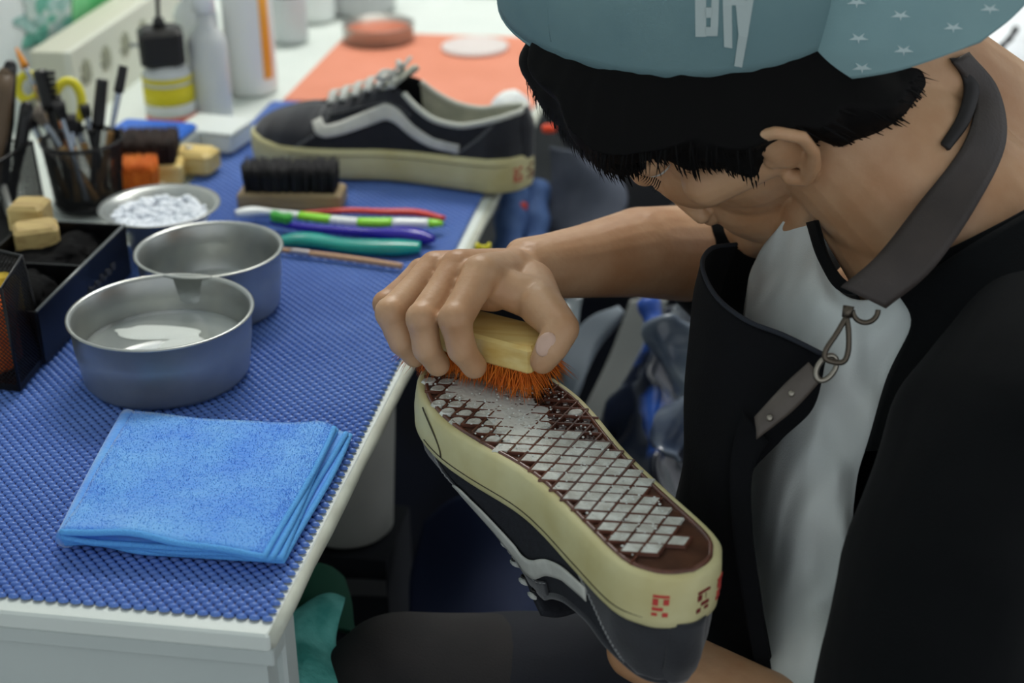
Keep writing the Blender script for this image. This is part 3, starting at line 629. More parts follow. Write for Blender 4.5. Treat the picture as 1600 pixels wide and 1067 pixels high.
hang('grey_board', 'mid grey flat board slanting down to the sneaker sole', 'board', [[(985, 470, 1.62), (1012, 466, 1.62), (1045, 468, 1.62)], [(950, 560, 1.60), (985, 565, 1.60), (1015, 560, 1.60)], [(905, 650, 1.57), (930, 660, 1.57), (955, 665, 1.57)]], mat('grey card', (104, 108, 106), .5), .002, 8)
hang('blue_plastic_bag', 'shiny dark blue plastic bag behind the sneaker heel', 'bag', [[(1020, 480, 1.55), (1050, 466, 1.52), (1090, 474, 1.50)], [(985, 590, 1.50), (1030, 585, 1.45), (1080, 590, 1.47)], [(950, 690, 1.47), (1010, 690, 1.42), (1070, 690, 1.44)], [(960, 800, 1.45), (1020, 800, 1.42), (1100, 790, 1.44)]], M_bp, .020, 22, nu=50, nv=60)
hang('clear_plastic_wrap', 'glossy pale grey wrap beside the apron', 'bag', [[(1040, 520, 1.44), (1068, 500, 1.43), (1096, 505, 1.43)], [(1022, 620, 1.41), (1055, 610, 1.40), (1085, 610, 1.40)], [(1030, 700, 1.40), (1060, 715, 1.39), (1090, 720, 1.39)]], mat('pale wrap', (120, 130, 140), .25, c2=(60, 74, 100), nscale=20, coat=.5), .03, 24, nu=40, nv=40)
tubeth('cable_bundle', 'blue strap bundle hanging beside the apron', 'strap', [P(1012, 470, 1.50), P(1024, 510, 1.49), P(1040, 560, 1.48), P(1052, 620, 1.47)], .010, mat('royal blue strap', (46, 84, 170), .4))
for px, py, lab in ((858, 201, 'small orange clip above the denim rolls'), (812, 322, 'small red clip beside the table edge')):
    c = P(px, py, 1.70); o = MB().box(c, (.015, .010, .008), rotm(.1), bev=.002).build('clip', mat('orange red plastic', (232, 76, 40), .4), smooth=False); tag(o, lab, 'clip')
crumple('white_rag', 'small white rag bundled on the table edge behind the heel of the table sneaker', (-.012, T(826, 205, .75).y, .772), (.020, .022, .022), mat('white rag', (236, 240, 238), .8), .15, 40, 'rag', sub=4, seed=8)
# white bucket, green box, teal towel under the table
c = P(548, 800, 1.45); t = thing('bucket', 'pale grey plastic bucket standing under the table edge', 'bucket', (c.x, c.y, 0))
M_bk = mat('grey bucket', (206, 206, 196), .6, c2=(186, 186, 178), nscale=10)
zb = P(548, 836, 1.45).z; c = P(542, 780, 1.45)
MB().lathe([(0, zb), (.036, zb), (.040, zb+.004), (.050, zb+.16), (.051, zb+.162), (.047, zb+.16), (.037, zb+.01), (0, zb+.008)], (c.x, c.y, 0), 40, cap=False).build('bucket_wall', M_bk, t)
MB().box((c.x, c.y, zb/2-.001), (.09, .09, zb-.002)).build('bucket_stand', M_dk, t, False)
hang('teal_towel', 'teal towel bunched beside the knee below the table corner', 'towel', [[(425, 965, 1.16), (480, 955, 1.18), (540, 960, 1.20)], [(425, 1010, 1.13), (480, 1000, 1.14), (545, 1010, 1.17)], [(425, 1100, 1.10), (480, 1100, 1.10), (550, 1120, 1.12)]], mat('teal terry', (116, 206, 196), .95, c2=(70, 164, 154), nscale=50, bump=.9, bscale=260), .02, 20)
hang('green_cloth', 'dark green cloth folded above the teal towel', 'cloth', [[(430, 930, 1.22), (475, 885, 1.24), (530, 915, 1.27)], [(430, 960, 1.20), (480, 930, 1.21), (545, 940, 1.25)], [(430, 1010, 1.19), (480, 985, 1.20), (548, 990, 1.23)]], mat('bottle green cloth', (18, 84, 62), .85), .012, 18)
hang('dim_shelf', 'dim pale shelf edge under the table behind the green cloth', 'shelf', [[(500, 905, 1.42), (560, 905, 1.42), (602, 908, 1.42)], [(500, 930, 1.42), (560, 930, 1.42), (604, 932, 1.42)]], mat('dim grey board', (70, 70, 72), .6), 0, 8)
hang('navy_trouser_bundle', 'navy cloth bundle under the table behind the sneaker', 'cloth', [[(690, 820, 1.45), (740, 780, 1.43), (800, 850, 1.43), (850, 930, 1.43)], [(650, 900, 1.42), (720, 880, 1.40), (790, 920, 1.40), (850, 980, 1.40)], [(620, 1000, 1.38), (720, 1000, 1.36), (800, 1000, 1.36), (860, 1040, 1.36)]], mat('navy cloth', (20, 34, 66), .85), .03, 9)
# white things at the right, behind the shoulder
hang('white_sheet', 'white draped sheet behind the neck at the right edge', 'sheet', [[(1440, 60, 2.1), (1530, 40, 2.05), (1640, -60, 2.0)], [(1450, 130, 2.0), (1560, 130, 1.95), (1700, 60, 1.95)], [(1460, 260, 1.95), (1580, 260, 1.9), (1720, 260, 1.9)]], mat('white cotton', (236, 240, 244), .8), .05, 9)
o = tubeth('dark_hook', 'small dark hook on the white sheet at the right edge', 'hook', [P(1588, 44, 1.86), P(1578, 60, 1.85), P(1566, 72, 1.85), P(1564, 84, 1.85)], .0035, M_black)
# ------------------------------------------------------------------ sneakers (local frame: x to the toe, y to the left, z up; sole at z = 0)
LAT = [(0, 0), (.004, .014), (.012, .024), (.03, .033), (.08, .036), (.13, .040), (.18, .049), (.21, .0515), (.24, .048), (.265, .038), (.282, .022), (.288, .010), (.29, 0)]
MED = [(0, 0), (.004, .014), (.012, .024), (.03, .032), (.07, .031), (.11, .029), (.14, .031), (.18, .041), (.21, .0455), (.24, .043), (.265, .033), (.282, .019), (.288, .009), (.29, 0)]
def prof_w(tab, x):
    for (a, b), (c, d) in zip(tab, tab[1:]):
        if a <= x <= c: t = (x-a)/(c-a); return b+(d-b)*t
    return 0
def side_curve(tab, n=60):
    pts = spline([V((a, b, 0)) for a, b in tab], n); return [(max(0, p.x), max(0, p.y)) for p in pts]
CURL, CURM = side_curve(LAT), side_curve(MED)
def outline2(mirror, grow=0):
    """closed list of (x, y), anticlockwise from heel along -y side"""
    s = -1 if mirror else 1
    a = [(x, -s*y) for x, y in CURM]; b = [(x, s*y) for x, y in CURL][::-1][1:-1]; pts = a+b
    if s < 0: pts = [pts[0]]+pts[:0:-1]
    out = []; k = len(pts)
    for i in range(k):
        p0, p1 = pts[i-2], pts[(i+2) % k]; t = V((p1[0]-p0[0], p1[1]-p0[1])); t.normalize(); out.append((pts[i][0]+t.y*grow, pts[i][1]-t.x*grow))
    return out
M_fox = mat('aged cream rubber', (214, 208, 160), .55, c2=(194, 182, 124), nscale=26, detail=5, bump=.15, bscale=200, contrast=(.35, .8))
M_sole = mat('brown gum rubber', (92, 60, 44), .28, c2=(66, 42, 32), nscale=50, spec=.7)
M_ridge = mat('brown gum ridge', (112, 70, 56), .22, c2=(88, 56, 46), nscale=60, spec=.8)
M_foam = mat('packed white foam', (226, 230, 222), .22, c2=(190, 190, 180), nscale=110, spec=.8, bump=.7, bscale=700)
M_canvas = mat('black canvas', (28, 30, 36), .9, c2=(36, 38, 45), nscale=300, bump=.5, bscale=1400)
M_suede = mat('black suede', (42, 44, 49), .95, c2=(30, 31, 36), nscale=40, bump=.3, bscale=900, sheen=.3)
M_stripe = mat('white leather', (208, 208, 200), .55, c2=(186, 186, 178), nscale=50)
M_lining = mat('grey cream lining', (182, 182, 166), .9, c2=(160, 162, 148), nscale=60)
M_lace = mat('grey white lace', (196, 198, 192), .9, bump=.6, bscale=1500)
M_stitch = mat('pale thread', (150, 152, 152), .8)
M_red = mat('faded red print', (196, 66, 60), .6)
def z_fox(x): return .034-.007*x/.29+.004*max(0, (x-.245)/.045)
def sneaker(mirror, mtx, label, tread):
    s = -1 if mirror else 1
    t = thing('sneaker', label, 'shoe', mtx=mtx, group=None)
    n = len(outline2(mirror))
    # foxing wall
    mb = MB(); rings = []
    for g, zf in ((-.004, .0006), (-.0022, -.0007), (.0004, -.0003), (.0022, .002), (.003, .3), (.0034, .55), (.003, .8), (.0028, .93), (.0008, 1), (-.004, 1.0)):
        ring = [(x, y, zf*z_fox(x) if zf > .01 or zf == 0 else zf) for x, y in outline2(mirror, g)]; rings.append(ring)
    vs = [p for r in rings for p in r]; fs = [(r*n+i, r*n+(i+1) % n, (r+1)*n+(i+1) % n, (r+1)*n+i) for r in range(len(rings)-1) for i in range(n)]
    mb.add(vs, fs); mb.build('foxing', M_fox, t)
    # pin lines on the foxing
    for zf, a, b in ((.80, .0, .235),):
        for sg in (-1, 1):
            tab = CURM if sg*s < 0 else CURL; pts = []
            for x, y in tab:
                if a <= x <= b: pts.append(V((x, sg*(y+.0034), z_fox(x)*zf)))
            MB().tube(pts, .00035, 6).build('pin_line', mat('dark seam', (72, 66, 50), .8), t)
    for sg in (-1, 1):                               # bumper seam
        tab = MED if sg*s < 0 else LAT; pts = []
        for k in range(13):
            u = k/12; x = .204+.018*math.sin(u*PI/2)*(-1)+.020; z = z_fox(x)*(.02+.76*u); pts.append(V((x+.010*(1-u)**2, sg*(prof_w(CURM if sg*s < 0 else CURL, x+.010*(1-u)**2)+.0036), z)))
        MB().tube(pts, .0006, 6).build('bumper_seam', MATS['dark seam'], t)
    # outsole
    ol = outline2(mirror, -.0025); mb = MB(); c = [(x, y, .0004) for x, y in ol]
    mb.add(c+[(x, y, .006) for x, y in ol], [tuple(range(n)), tuple(range(2*n-1, n-1, -1))]+[(i, (i+1) % n, (i+1) % n+n, i+n) for i in range(n)])
    mb.build('outsole', M_sole, t, False)
    if tread:
        def inside(x, y, m):
            if not .002 < x < .288: return False
            if x < .09 and y*s > 0: m = m+.010*(1-x/.09)+.004
            w_ = prof_w(LAT if y*s > 0 else MED, x)
            if x < .03+m or x > .288-m*.7: 
                if x < .026: return False
            return abs(y) < w_-m and x < .286-m*.3
        th = math.radians(33); dA = V((-math.sin(th), math.cos(th), 0)); dB = V((math.sin(th), math.cos(th), 0)); pitch = .0102
        e1 = pitch/math.sin(2*th)                       # lattice vectors along the two ridge families
        ridge = MB(); foam = MB(); hole = MB(); rg = random.Random(11); O = V((.14, 0, 0))
        for i in range(-40, 41):
            for j in range(-40, 41):
                p = O+dA*(i*e1)+dB*(j*e1)
                if not (-.01 < p.x < .3 and abs(p.y) < .07): continue
                for d in (dA, dB):
                    q = p+d*e1; mid = (p+q)/2
                    if inside(mid.x, mid.y, .0054):
                        sd = V((-d.y, d.x, 0))*.0005; h = -.0020
                        a_, b_ = p-d*.0004, q+d*.0004
                        ridge.add([a_+sd*1.5, a_-sd*1.5, b_-sd*1.5, b_+sd*1.5]+[v+V((0, 0, h)) for v in (a_+sd, a_-sd, b_-sd, b_+sd)], [(4, 5, 6, 7), (0, 4, 7, 3), (1, 2, 6, 5), (0, 1, 5, 4), (2, 3, 7, 6)])
                cc = p+(dA+dB)*(e1/2)
                if inside(cc.x, cc.y, .0062):
                    fore = cc.x > .125
                    latedge = fore and cc.y*s > .012+.10*(max(0, .235-cc.x)) and cc.x > .15
                    if latedge and rg.random() < .8:
                        k = 8; hole.add([cc+V((.0036*math.cos(2*PI*a/k), .0042*math.sin(2*PI*a/k), -.0008)) for a in range(k)]+[cc+V((.0022*math.cos(2*PI*a/k), .0028*math.sin(2*PI*a/k), .0002)) for a in range(k)], [(a, (a+1) % k, (a+1) % k+k, a+k) for a in range(k)]+[tuple(range(k, 2*k))]); continue
                    zc_ = -.0015-rg.random()*.0008
                    if fore and cc.x > .17:             # rounded lugs
                        k = 10; r1 = .0054
                        foam.add([cc+V((r1*.85*math.cos(2*PI*a/k), r1*1.15*math.sin(2*PI*a/k), 0)) for a in range(k)]+[cc+V((r1*.6*math.cos(2*PI*a/k), r1*.85*math.sin(2*PI*a/k), zc_)) for a in range(k)]+[cc+V((0, 0, zc_*.8))], [(a, (a+1) % k, (a+1) % k+k, a+k) for a in range(k)]+[(a+k, (a+1) % k+k, 2*k) for a in range(k)])
                    else:
                        A_, B_ = dA*e1*.46, dB*e1*.46
                        b4 = [cc+A_+B_, cc+A_-B_, cc-A_-B_, cc-A_+B_]
                        foam.add(b4+[cc+(v-cc)*.9+V((0, 0, zc_)) for v in b4], [(0, 1, 5, 4), (1, 2, 6, 5), (2, 3, 7, 6), (3, 0, 4, 7), (4, 5, 6, 7)])
        r1_, r2_ = outline2(mirror, -.0028), outline2(mirror, -.0054); bd = MB(); nn_ = len(r1_)
        bd.add([(x, y, .0003) for x, y in r1_]+[(x, y, -.0014) for x, y in outline2(mirror, -.0036)]+[(x, y, -.0016) for x, y in r2_]+[(x, y, .0003) for x, y in outline2(mirror, -.0058)], [(q*nn_+i, q*nn_+(i+1) % nn_, (q+1)*nn_+(i+1) % nn_, (q+1)*nn_+i) for q in range(3) for i in range(nn_)])
        bd.build('tread_border', M_ridge, t)
        tag(ridge.build('tread_ridges', M_ridge, t, False), kind='stuff')
        tag(foam.build('tread_lugs', M_foam, t, False), kind='stuff')
        tag(hole.build('tread_holes', mat('wet dark hole', (54, 28, 20), .1, spec=1), t, False), kind='stuff')
        sud = MB()
        NX, NY = 210, 100; gv = {}; gs = []; gf = []
        def dens(x, y):
            d = 0
            for cx, cy, sx, sy, k in ((.205, .006, .028, .020, 1), (.245, .0, .025, .025, .8), (.175, -.010, .024, .018, .8), (.235, -.015, .02, .012, .6)): d += k*math.exp(-((x-cx)/sx)**2-((y-cy*s)/sy)**2)
            return d
        for i in range(NX):
            for j in range(NY):
                x, y = .08+i*.001, -.05+j*.001
                if not inside(x, y, .008): continue
                D = dens(x, y)+.30*noise.noise(V((x*90, y*90, 2)))
                if D > .52: gv[(i, j)] = len(gs); gs.append((x, y, -.0016-.0006*min(1, (D-.52)*1.6)-.0004*noise.noise(V((x*500, y*500, 1)))))
        for (i, j), a in gv.items():
            q = [gv.get((i+1, j)), gv.get((i+1, j+1)), gv.get((i, j+1))]
            if None not in q: gf.append((a, q[0], q[1], q[2]))
        sud.add(gs, gf)
        for _ in range(420):
            x, y = rg.uniform(.03, .28), rg.uniform(-.045, .045)
            if inside(x, y, .006): r = rg.uniform(.0004, .0010); sud.ball((x, y, -.0022), (r, r, r*.7), 6)
        tag(sud.build('suds', mat('wet bubbles', (222, 226, 220), .08, spec=1), t), kind='stuff')
    # upper
    def ridge_z(x): return [(.13, .110), (.16, .093), (.19, .076), (.215, .064), (.245, .054), (.27, .044)]
    def interp(tab, x):
        if x <= tab[0][0]: return tab[0][1]
        for (a, b), (c_, d) in zip(tab, tab[1:]):
            if x <= c_: u = (x-a)/(c_-a); u = u*u*(3-2*u) if False else u; return b+(d-b)*u
        return tab[-1][1]
    TOPZ = [(0, .076), (.012, .074), (.03, .068), (.06, .062), (.085, .065), (.105, .075), (.12, .087), (.135, .0915), (.155, .084), (.18, .073), (.205, .064), (.215, .061), (.24, .0555), (.262, .048), (.272, .043)]
    TOPY = [(0, .004), (.006, .014), (.015, .021), (.04, .027), (.08, .027), (.11, .022), (.13, .0165), (.16, .0135), (.195, .0125), (.21, .006), (.215, 0), (.3, 0)]
    def base(sg, x):
        tab = CURM if sg*s < 0 else CURL; tb_ = MED if sg*s < 0 else LAT
        return V((x, sg*max(0, prof_w(tb_, x)-.0005), z_fox(x)*.93))
    def top(sg, x):
        xt = x if x < .215 else .215+(x-.215)*.76
        if x < .02: xt = .004+x*.8
        return V((xt, sg*interp(TOPY, x), interp(TOPZ, xt)))
    def surf(sg, x, v, off=0):
        b, tp = base(sg, x), top(sg, x); w_ = min(1, max(0, (x-.2)/.04))
        m = V((b.x*.55+tp.x*.45, b.y*(1.0), b.z+(tp.z-b.z)*(.62+.28*w_)))
        if x < .03: m.x = b.x-.002+.2*(tp.x-b.x)
        p = b*(1-v)**2+m*2*v*(1-v)+tp*v*v
        if off:
            q1 = surf(sg, min(.289, x+.002), v); q0 = surf(sg, max(.0005, x-.002), v); r1 = surf(sg, x, min(1, v+.03)); r0 = surf(sg, x, max(0, v-.03))
            nn = (q1-q0).cross(r1-r0); nn.normalize()
            if nn.dot(p-V((x, 0, .03))) < 0: nn = -nn
            p = p+nn*off
        return p
    xs = [.29*(1-math.cos(PI*k/56))/2 for k in range(57)]
    for sg in (-1, 1):
        NV = 12; mb = MB(); vs = [surf(sg, min(.2895, x), v/NV) for x in xs for v in range(NV+1)]
        fs = [(i*(NV+1)+j, (i+1)*(NV+1)+j, (i+1)*(NV+1)+j+1, i*(NV+1)+j+1) for i in range(len(xs)-1) for j in range(NV)]
        mb.add(vs, fs); mb.build('upper_side', M_canvas, t)
    def overlay(nm, m, pf, off, nu=30, nv=6, sides=(-1, 1), th=.0008):
        for sg in sides:
            mb = MB(); vs = []
            for i in range(nu+1):
                for j in range(nv+1):
                    x, v = pf(i/nu, j/nv); vs.append(surf(sg, x, v, off))
            mb.add(vs, [(i*(nv+1)+j, (i+1)*(nv+1)+j, (i+1)*(nv+1)+j+1, i*(nv+1)+j+1) for i in range(nu) for j in range(nv)])
            o = mb.build(nm, m, t); q = o.modifiers.new('t', 'SOLIDIFY'); q.thickness = th; q.offset = 0
    def edge_x(v): return .205-.022*math.sin(v*PI*.9)+.018*(1-v)          # toe cap seam
    overlay('toe_cap', M_suede, lambda u, v: (edge_x(v)+(.2885-edge_x(v))*u, v), .0009, 30, 10)
    overlay('heel_counter', M_suede, lambda u, v: (.0008+(.028+.044*(1-v)**1.5)*u, v*.96), .0009, 20, 10)
    overlay('eyestay', M_suede, lambda u, v: (.108+(.205-.108)*u, 1-.30*(1-v)-.02), .0010, 24, 4)
    # side stripe: centre line in (x, v)
    SP = spline([V((.205, .62, 0)), V((.196, .40, 0)), V((.180, .40, 0)), V((.150, .50, 0)), V((.128, .56, 0)), V((.108, .44, 0)), V((.085, .32, 0)), V((.058, .26, 0))], 40)
    wv = [.07+.06*min(1, i/10) for i in range(41)]
    def stripe(u, v):
        i = min(40, int(u*40)); c_ = SP[i]; tt = (SP[min(40, i+1)]-SP[max(0, i-1)]); tt = V((tt.x*1, tt.y*.055, 0)); tt.normalize()
        nx, nv_ = -tt.y, tt.x/.055; w_ = (v-.5)*.0135*(.75+.25*min(1, i/8))
        return (c_.x+nx*w_, min(.97, max(.02, c_.y+nv_*w_)))
    overlay('side_stripe', M_stripe, stripe, .0019, 40, 4)
    patch('heel_tab', [[V((.0035, -.013, z_)), V((-.0022, -.007, z_)), V((-.0036, 0, z_)), V((-.0022, .007, z_)), V((.0035, .013, z_))] for z_ in (.030, .045, .060)]+[[V((.009, -.012, .0745)), V((.0035, -.006, .0765)), V((.0025, 0, .0770)), V((.0035, .006, .0765)), V((.009, .012, .0745))]], M_suede, t, 12, 12, .0016)
    st = MB()                                                             # stitching
    for sg in (-1, 1):
        for fn in (lambda v: (.205-.022*math.sin(v*PI*.9)+.018*(1-v)+.0022, v), lambda v: (.205-.022*math.sin(v*PI*.9)+.018*(1-v)+.0050, v), lambda v: (.0008+(.028+.044*(1-v)**1.5)-.002, v*.96), lambda v: (.0008+(.028+.044*(1-v)**1.5)-.0045, v*.96), lambda v: (.108+.097*v, .70)):
            for k in range(20):
                a_, b_ = fn((k+.1)/20), fn((k+.72)/20); st.tube([surf(sg, a_[0], a_[1], .0017), surf(sg, b_[0], b_[1], .0017)], .00032, 4)
    tag(st.build('stitching', M_stitch, t, False), kind='stuff')
    # collar, lining, insole, tongue, laces
    col = [top(1, x)+V((0, .0, 0)) for x in [.118, .105, .085, .06, .04, .02, .008, .001]]+[top(-1, x) for x in [.001, .008, .02, .04, .06, .085, .105, .118]]
    MB().tube([p*.998-V((0, 0, .001)) for p in spline(col, 60)], .0024 if tread else .0030, 10).build('collar', M_suede if tread else mat('pale collar binding', (190, 192, 182), .8), t)
    mb = MB(); vs = []; cs = spline(col, 60)
    for p in cs:
        for q in (1, .6, .25, 0):
            vs.append(V((p.x*(.85+.15*q)+.012*(1-q), p.y*(.82+.18*q) if q < 1 else p.y*.96, .016+(p.z-.016)*q)))
    mb.add(vs, [(i*4+j, (i+1)*4+j, (i+1)*4+j+1, i*4+j+1) for i in range(60) for j in range(3)]); mb.build('lining', M_lining, t)
    o2 = outline2(mirror, -.004); mb = MB(); mb.add([(x, y, .018) for x, y in o2]+[(x, y, .012) for x, y in o2], [tuple(range(n)), tuple(range(2*n-1, n-1, -1))]+[(i, i+n, (i+1) % n+n, (i+1) % n) for i in range(n)]); mb.build('insole', M_lining, t, False)
    tg = []
    for x, z_, w_ in ((.207, .0600, .010), (.185, .0705, .013), (.16, .080, .016), (.14, .089, .019), (.125, .097, .021), (.117, .104, .020)):
        tg.append([V((x+.002, -w_, z_-.005)), V((x, -w_*.5, z_-.0015)), V((x, 0, z_)), V((x, w_*.5, z_-.0015)), V((x+.002, w_, z_-.005))])
    patch('tongue', tg, M_lining if not tread else M_canvas, t, 12, 16, .004)
    for k in range(6):
        x = .198-.0135*k; za = interp(TOPZ, x)+.0035; w_ = interp(TOPY, x)+.006
        for dx in (0, ):
            pts = [V((x-.001, -w_, za-.0035)), V((x, -w_*.6, za+.001)), V((x+.003, 0, za+.0032)), V((x, w_*.6, za+.001)), V((x-.001, w_, za-.0035))]
            MB().tube(spline(pts, 14), .0042, 8, flat=.4, up=Z).build('lace', M_lace, t)
        for sg in (-1, 1): MB().lathe([(.0014, 0), (.0026, 0), (.0026, .0008), (.0014, .0008)], surf(sg, x-.001, .9, .0014), 12).build('eyelet', mat('dark eyelet', (60, 60, 60), .3, .8), t)
    for a_, b_ in () if tread else (((.016, .006), (-.018, .012)), ((-.016, .005), (.016, .014))):   # bow
        pts = [V((.128, 0, .098)), V((.138, a_[0], .104)), V((.142, a_[0]*1.5, .098)), V((.134, a_[0]*.8, .096)), V((.126, 0, .099))]
        MB().tube(spline(pts, 18), .0027, 8, flat=.5).build('lace_loop', M_lace, t)
        pts = [V((.128, 0, .100)), V((.124, b_[0]*.6, .110)), V((.129, b_[0]*.9, .104)), V((.142, b_[0]*1.2, .090))]
        MB().tube(spline(pts, 14), .0026, 8, flat=.5).build('lace_end', M_lace, t)
    # faded red heel marks
    ol = outline2(mirror, .0033); m0 = len(ol)
    def along(sg, arc, z_, o_):
        i = 0; acc = 0; st_ = 1 if sg > 0 else -1
        while acc < arc: a1, a2 = ol[i % m0], ol[(i+st_) % m0]; acc += math.hypot(a1[0]-a2[0], a1[1]-a2[1]); i += st_
        x, y = ol[i % m0]; d = V((x-.06, y, 0)).normalized(); return V((x, y, z_))+d*o_
    for sg, a0, mm_ in ((1, .016, M_red), (-1, .016, M_red), (-1, -.001, mat('dark red print', (120, 36, 36), .6))):
        mb = MB()
        for dx, zz, l, h in ((0, .010, .0085, .0014), (.001, .0125, .0030, .0036), (.0052, .0125, .0022, .0042), (.0015, .0180, .0076, .0022), (.0, .0215, .0030, .0026), (.0048, .0218, .0034, .0018)):
            for q in range(3):
                s0, s1 = a0+dx+l*q/3, a0+dx+l*(q+1)/3
                vs = [along(sg, max(0, u), v, o_) for o_ in (-.0012, .0005) for u, v in ((s0, zz), (s1, zz), (s1, zz+h), (s0, zz+h))]
                mb.add(vs, [(0, 1, 2, 3), (7, 6, 5, 4), (0, 1, 5, 4), (1, 2, 6, 5), (2, 3, 7, 6), (3, 0, 4, 7)])
        mb.build('heel_mark', mm_, t, False)
    return t
SHOE_R = Matrix(((-0.6493, 0.757, -0.0732), (0.7589, 0.6512, 0.0032), (0.0501, -0.0535, -0.9973)))
SHOE_T = V((.2397, .0324, .7852))
mtx = SHOE_R.to_4x4(); mtx.translation = SHOE_T
def S(p): return SHOE_R@V(p)+SHOE_T
sneaker(False, mtx, 'black canvas sneaker held upside down with a foamy brown waffle sole', True)
hl, toe = V((.036, .708, .7560)), V((-.252, .764, .7560)); fx = (toe-hl).normalized()
ly = Z.cross(fx); R_t = Matrix(((fx.x, ly.x, 0), (fx.y, ly.y, 0), (0, 0, 1))).to_4x4(); R_t.translation = hl
sneaker(True, R_t, 'black and white low top sneaker standing on the blue mat, laced, toe to the left', False)

# ------------------------------------------------------------------ held brush
zb = .8185
A, B = T(829, 588, zb), T(640, 537, zb); bx = (B-A).normalized(); L = .098; by = Z.cross(bx)*-1
if by.dot(FX) < 0: by = -by
hb = thing('scrubbing_brush', 'pale varnished wooden brush with orange bristles held in the hand', 'brush', A+bx*L/2)
bc = A+bx*L/2+by*.018+Z*.0095
RB_ = Matrix(((bx.x, by.x, 0), (bx.y, by.y, 0), (0, 0, 1)))
if RB_.determinant() < 0: RB_ = Matrix(((-bx.x, by.x, 0), (-bx.y, by.y, 0), (0, 0, 1)))
MB().box(bc, (L, .036, .0195), RB_, bev=.0022).build('brush_block', M_wood, hb, False)
mb = MB()
for i in range(15):
    for j in range(6):
        o_ = bc-Z*.0085+bx*((i-7)*.0062)+by*((j-2.5)*.0055)
        bristles(mb, o_, bx, by, 34, .0185+random.uniform(-.001, .0015), .005, .0045, r=.00035, splay=.38+.03*abs(i-7), jit=.0016, up=(-Z+bx*((i-7)*.035)+by*((j-2.5)*.09)).normalized())
tag(mb.build('bristles', M_orange, hb), kind='stuff')
# ------------------------------------------------------------------ the person
ps = thing('person', 'person in a teal cap, black apron and black and white t-shirt scrubbing a sneaker', 'person', (.42, .22, 0))
HR = Matrix(((-0.7821, 0.3844, -0.4905), (-0.1084, -0.859, -0.5003), (-0.6137, -0.3381, 0.7135))); HT = V((.2431, .2912, .9922))
EAR = HR@V((0, .077, -.005))+HT; HR = HR@Matrix.Rotation(math.radians(-11), 3, 'Z'); HT = EAR-HR@V((0, .077, -.005))
def H(x, y, z): return HR@V((x, y, z))+HT
def CV(x, y, z): return RX*x+UX*y+FX*z
CC = P(1046, -22, 1.062); cA = CV(.95, -.05, -.34)*.119; cB = CV(.03, -.64, -.77)*.103; cN = cA.cross(cB)
if cN.dot(UX) < 0: cN = -cN
cN = cN.normalized()*.118
CI = Matrix((cA, cB, cN)).transposed().inverted()
def under_cap(p, lim):
    q = CI@(p-CC)
    if q.z < -.9 or q.length > 2.2: return p
    r = math.hypot(q.x, q.y); m = lim*math.sqrt(max(0, 1-q.z*q.z)) if q.z > 0 else lim-1.3*q.z
    if q.z > .95: q.z = .95; m = .3*lim
    if r > m: q.x *= m/r; q.y *= m/r; return CC+cA*q.x+cB*q.y+cN*q.z
    return p
b = MB()
def cap_skull(p):
    q = HR.transposed()@(p-HT)
    if q.z < -.01 or q.length > .16 or (abs(q.y) > .066 and -.03 < q.x < .03 and (q.z < .016 or (abs(q.y) > .0775 and q.z < .036))): return p
    return under_cap(p, .89)
def ell(mb, x, y, z, r, n=28): mb.ball(H(x, y, z), r, n, M3=HR)
ell(b, -.002, 0, .028, (.088, .074, .076)); ell(b, .030, 0, -.025, (.060, .060, .080)); ell(b, .040, 0, -.060, (.045, .049, .050))
for sg in (-1, 1):
    b.chain([(H(-.004, sg*.056, -.040), .018), (H(.006, sg*.054, -.074), .016), (H(.045, sg*.038, -.112), .016), (H(.076, sg*.012, -.131), .017)])
    b.cap(H(.060, sg*.046, -.022), .018, H(.010, sg*.062, -.012), .014)             # cheek bone
    ell(b, .0830, sg*.032, .0085, (.0145, .0150, .0135), 16)
    b.cap(H(.090, sg*.012, .028), .011, H(.078, sg*.044, .026), .010)              # brow
    ell(b, .098, sg*.012, -.039, (.009, .008, .007), 12)                           # nostril
    ear = [(.012, .072, .020), (.006, .080, .030), (-.008, .086, .032), (-.019, .088, .020), (-.018, .086, .002), (-.010, .081, -.014), (.000, .076, -.026), (.008, .073, -.022)]
    b.chain([(H(x, sg*y, z-.004), .0042 if i < 5 else .0058) for i, (x, y, z) in enumerate(ear)], 10)
    ell(b, -.002, sg*.076, .004, (.014, .006, .022), 14); ell(b, .010, sg*.074, -.004, (.005, .005, .007), 10)
b.chain([(H(.094, 0, .020), .008), (H(.101, 0, -.010), .009), (H(.108, 0, -.034), .0110)])
b.chain([(H(.092, -.022, -.076), .006), (H(.102, 0, -.072), .0075), (H(.092, .022, -.076), .006)]); b.chain([(H(.090, -.018, -.086), .006), (H(.099, 0, -.086), .008), (H(.090, .018, -.086), .006)])
ell(b, .080, 0, -.130, (.019, .022, .018), 16); ell(b, .052, 0, -.092, (.040, .046, .042)); ell(b, .070, 0, -.045, (.038, .038, .035))
NB = P(1510, 372, 1.055)
b.cap(H(-.022, .0, -.030), .060, NB, .066, 28, 10); b.cap(H(-.055, 0, -.012), .048, P(1570, 250, 1.11), .060, 24, 10)
b.cap(H(-.005, 0, -.068), .034, P(1420, 405, 1.055), .040, 24)
SL, SR = P(1655, 560, .985), P(1270, 520, 1.25)
b.chain([(NB+V((0, 0, -.03)), .06), (SL, .040)], 20); b.chain([(NB+V((0, 0, -.05)), .06), (SR, .040)], 20)
PEL = P(1560, 1260, 1.15)
b.cap(P(1430, 640, 1.13), .070, PEL, .085, 24, 10); b.cap(NB+V((0, 0, -.05)), .06, P(1430, 640, 1.13), .070, 24)
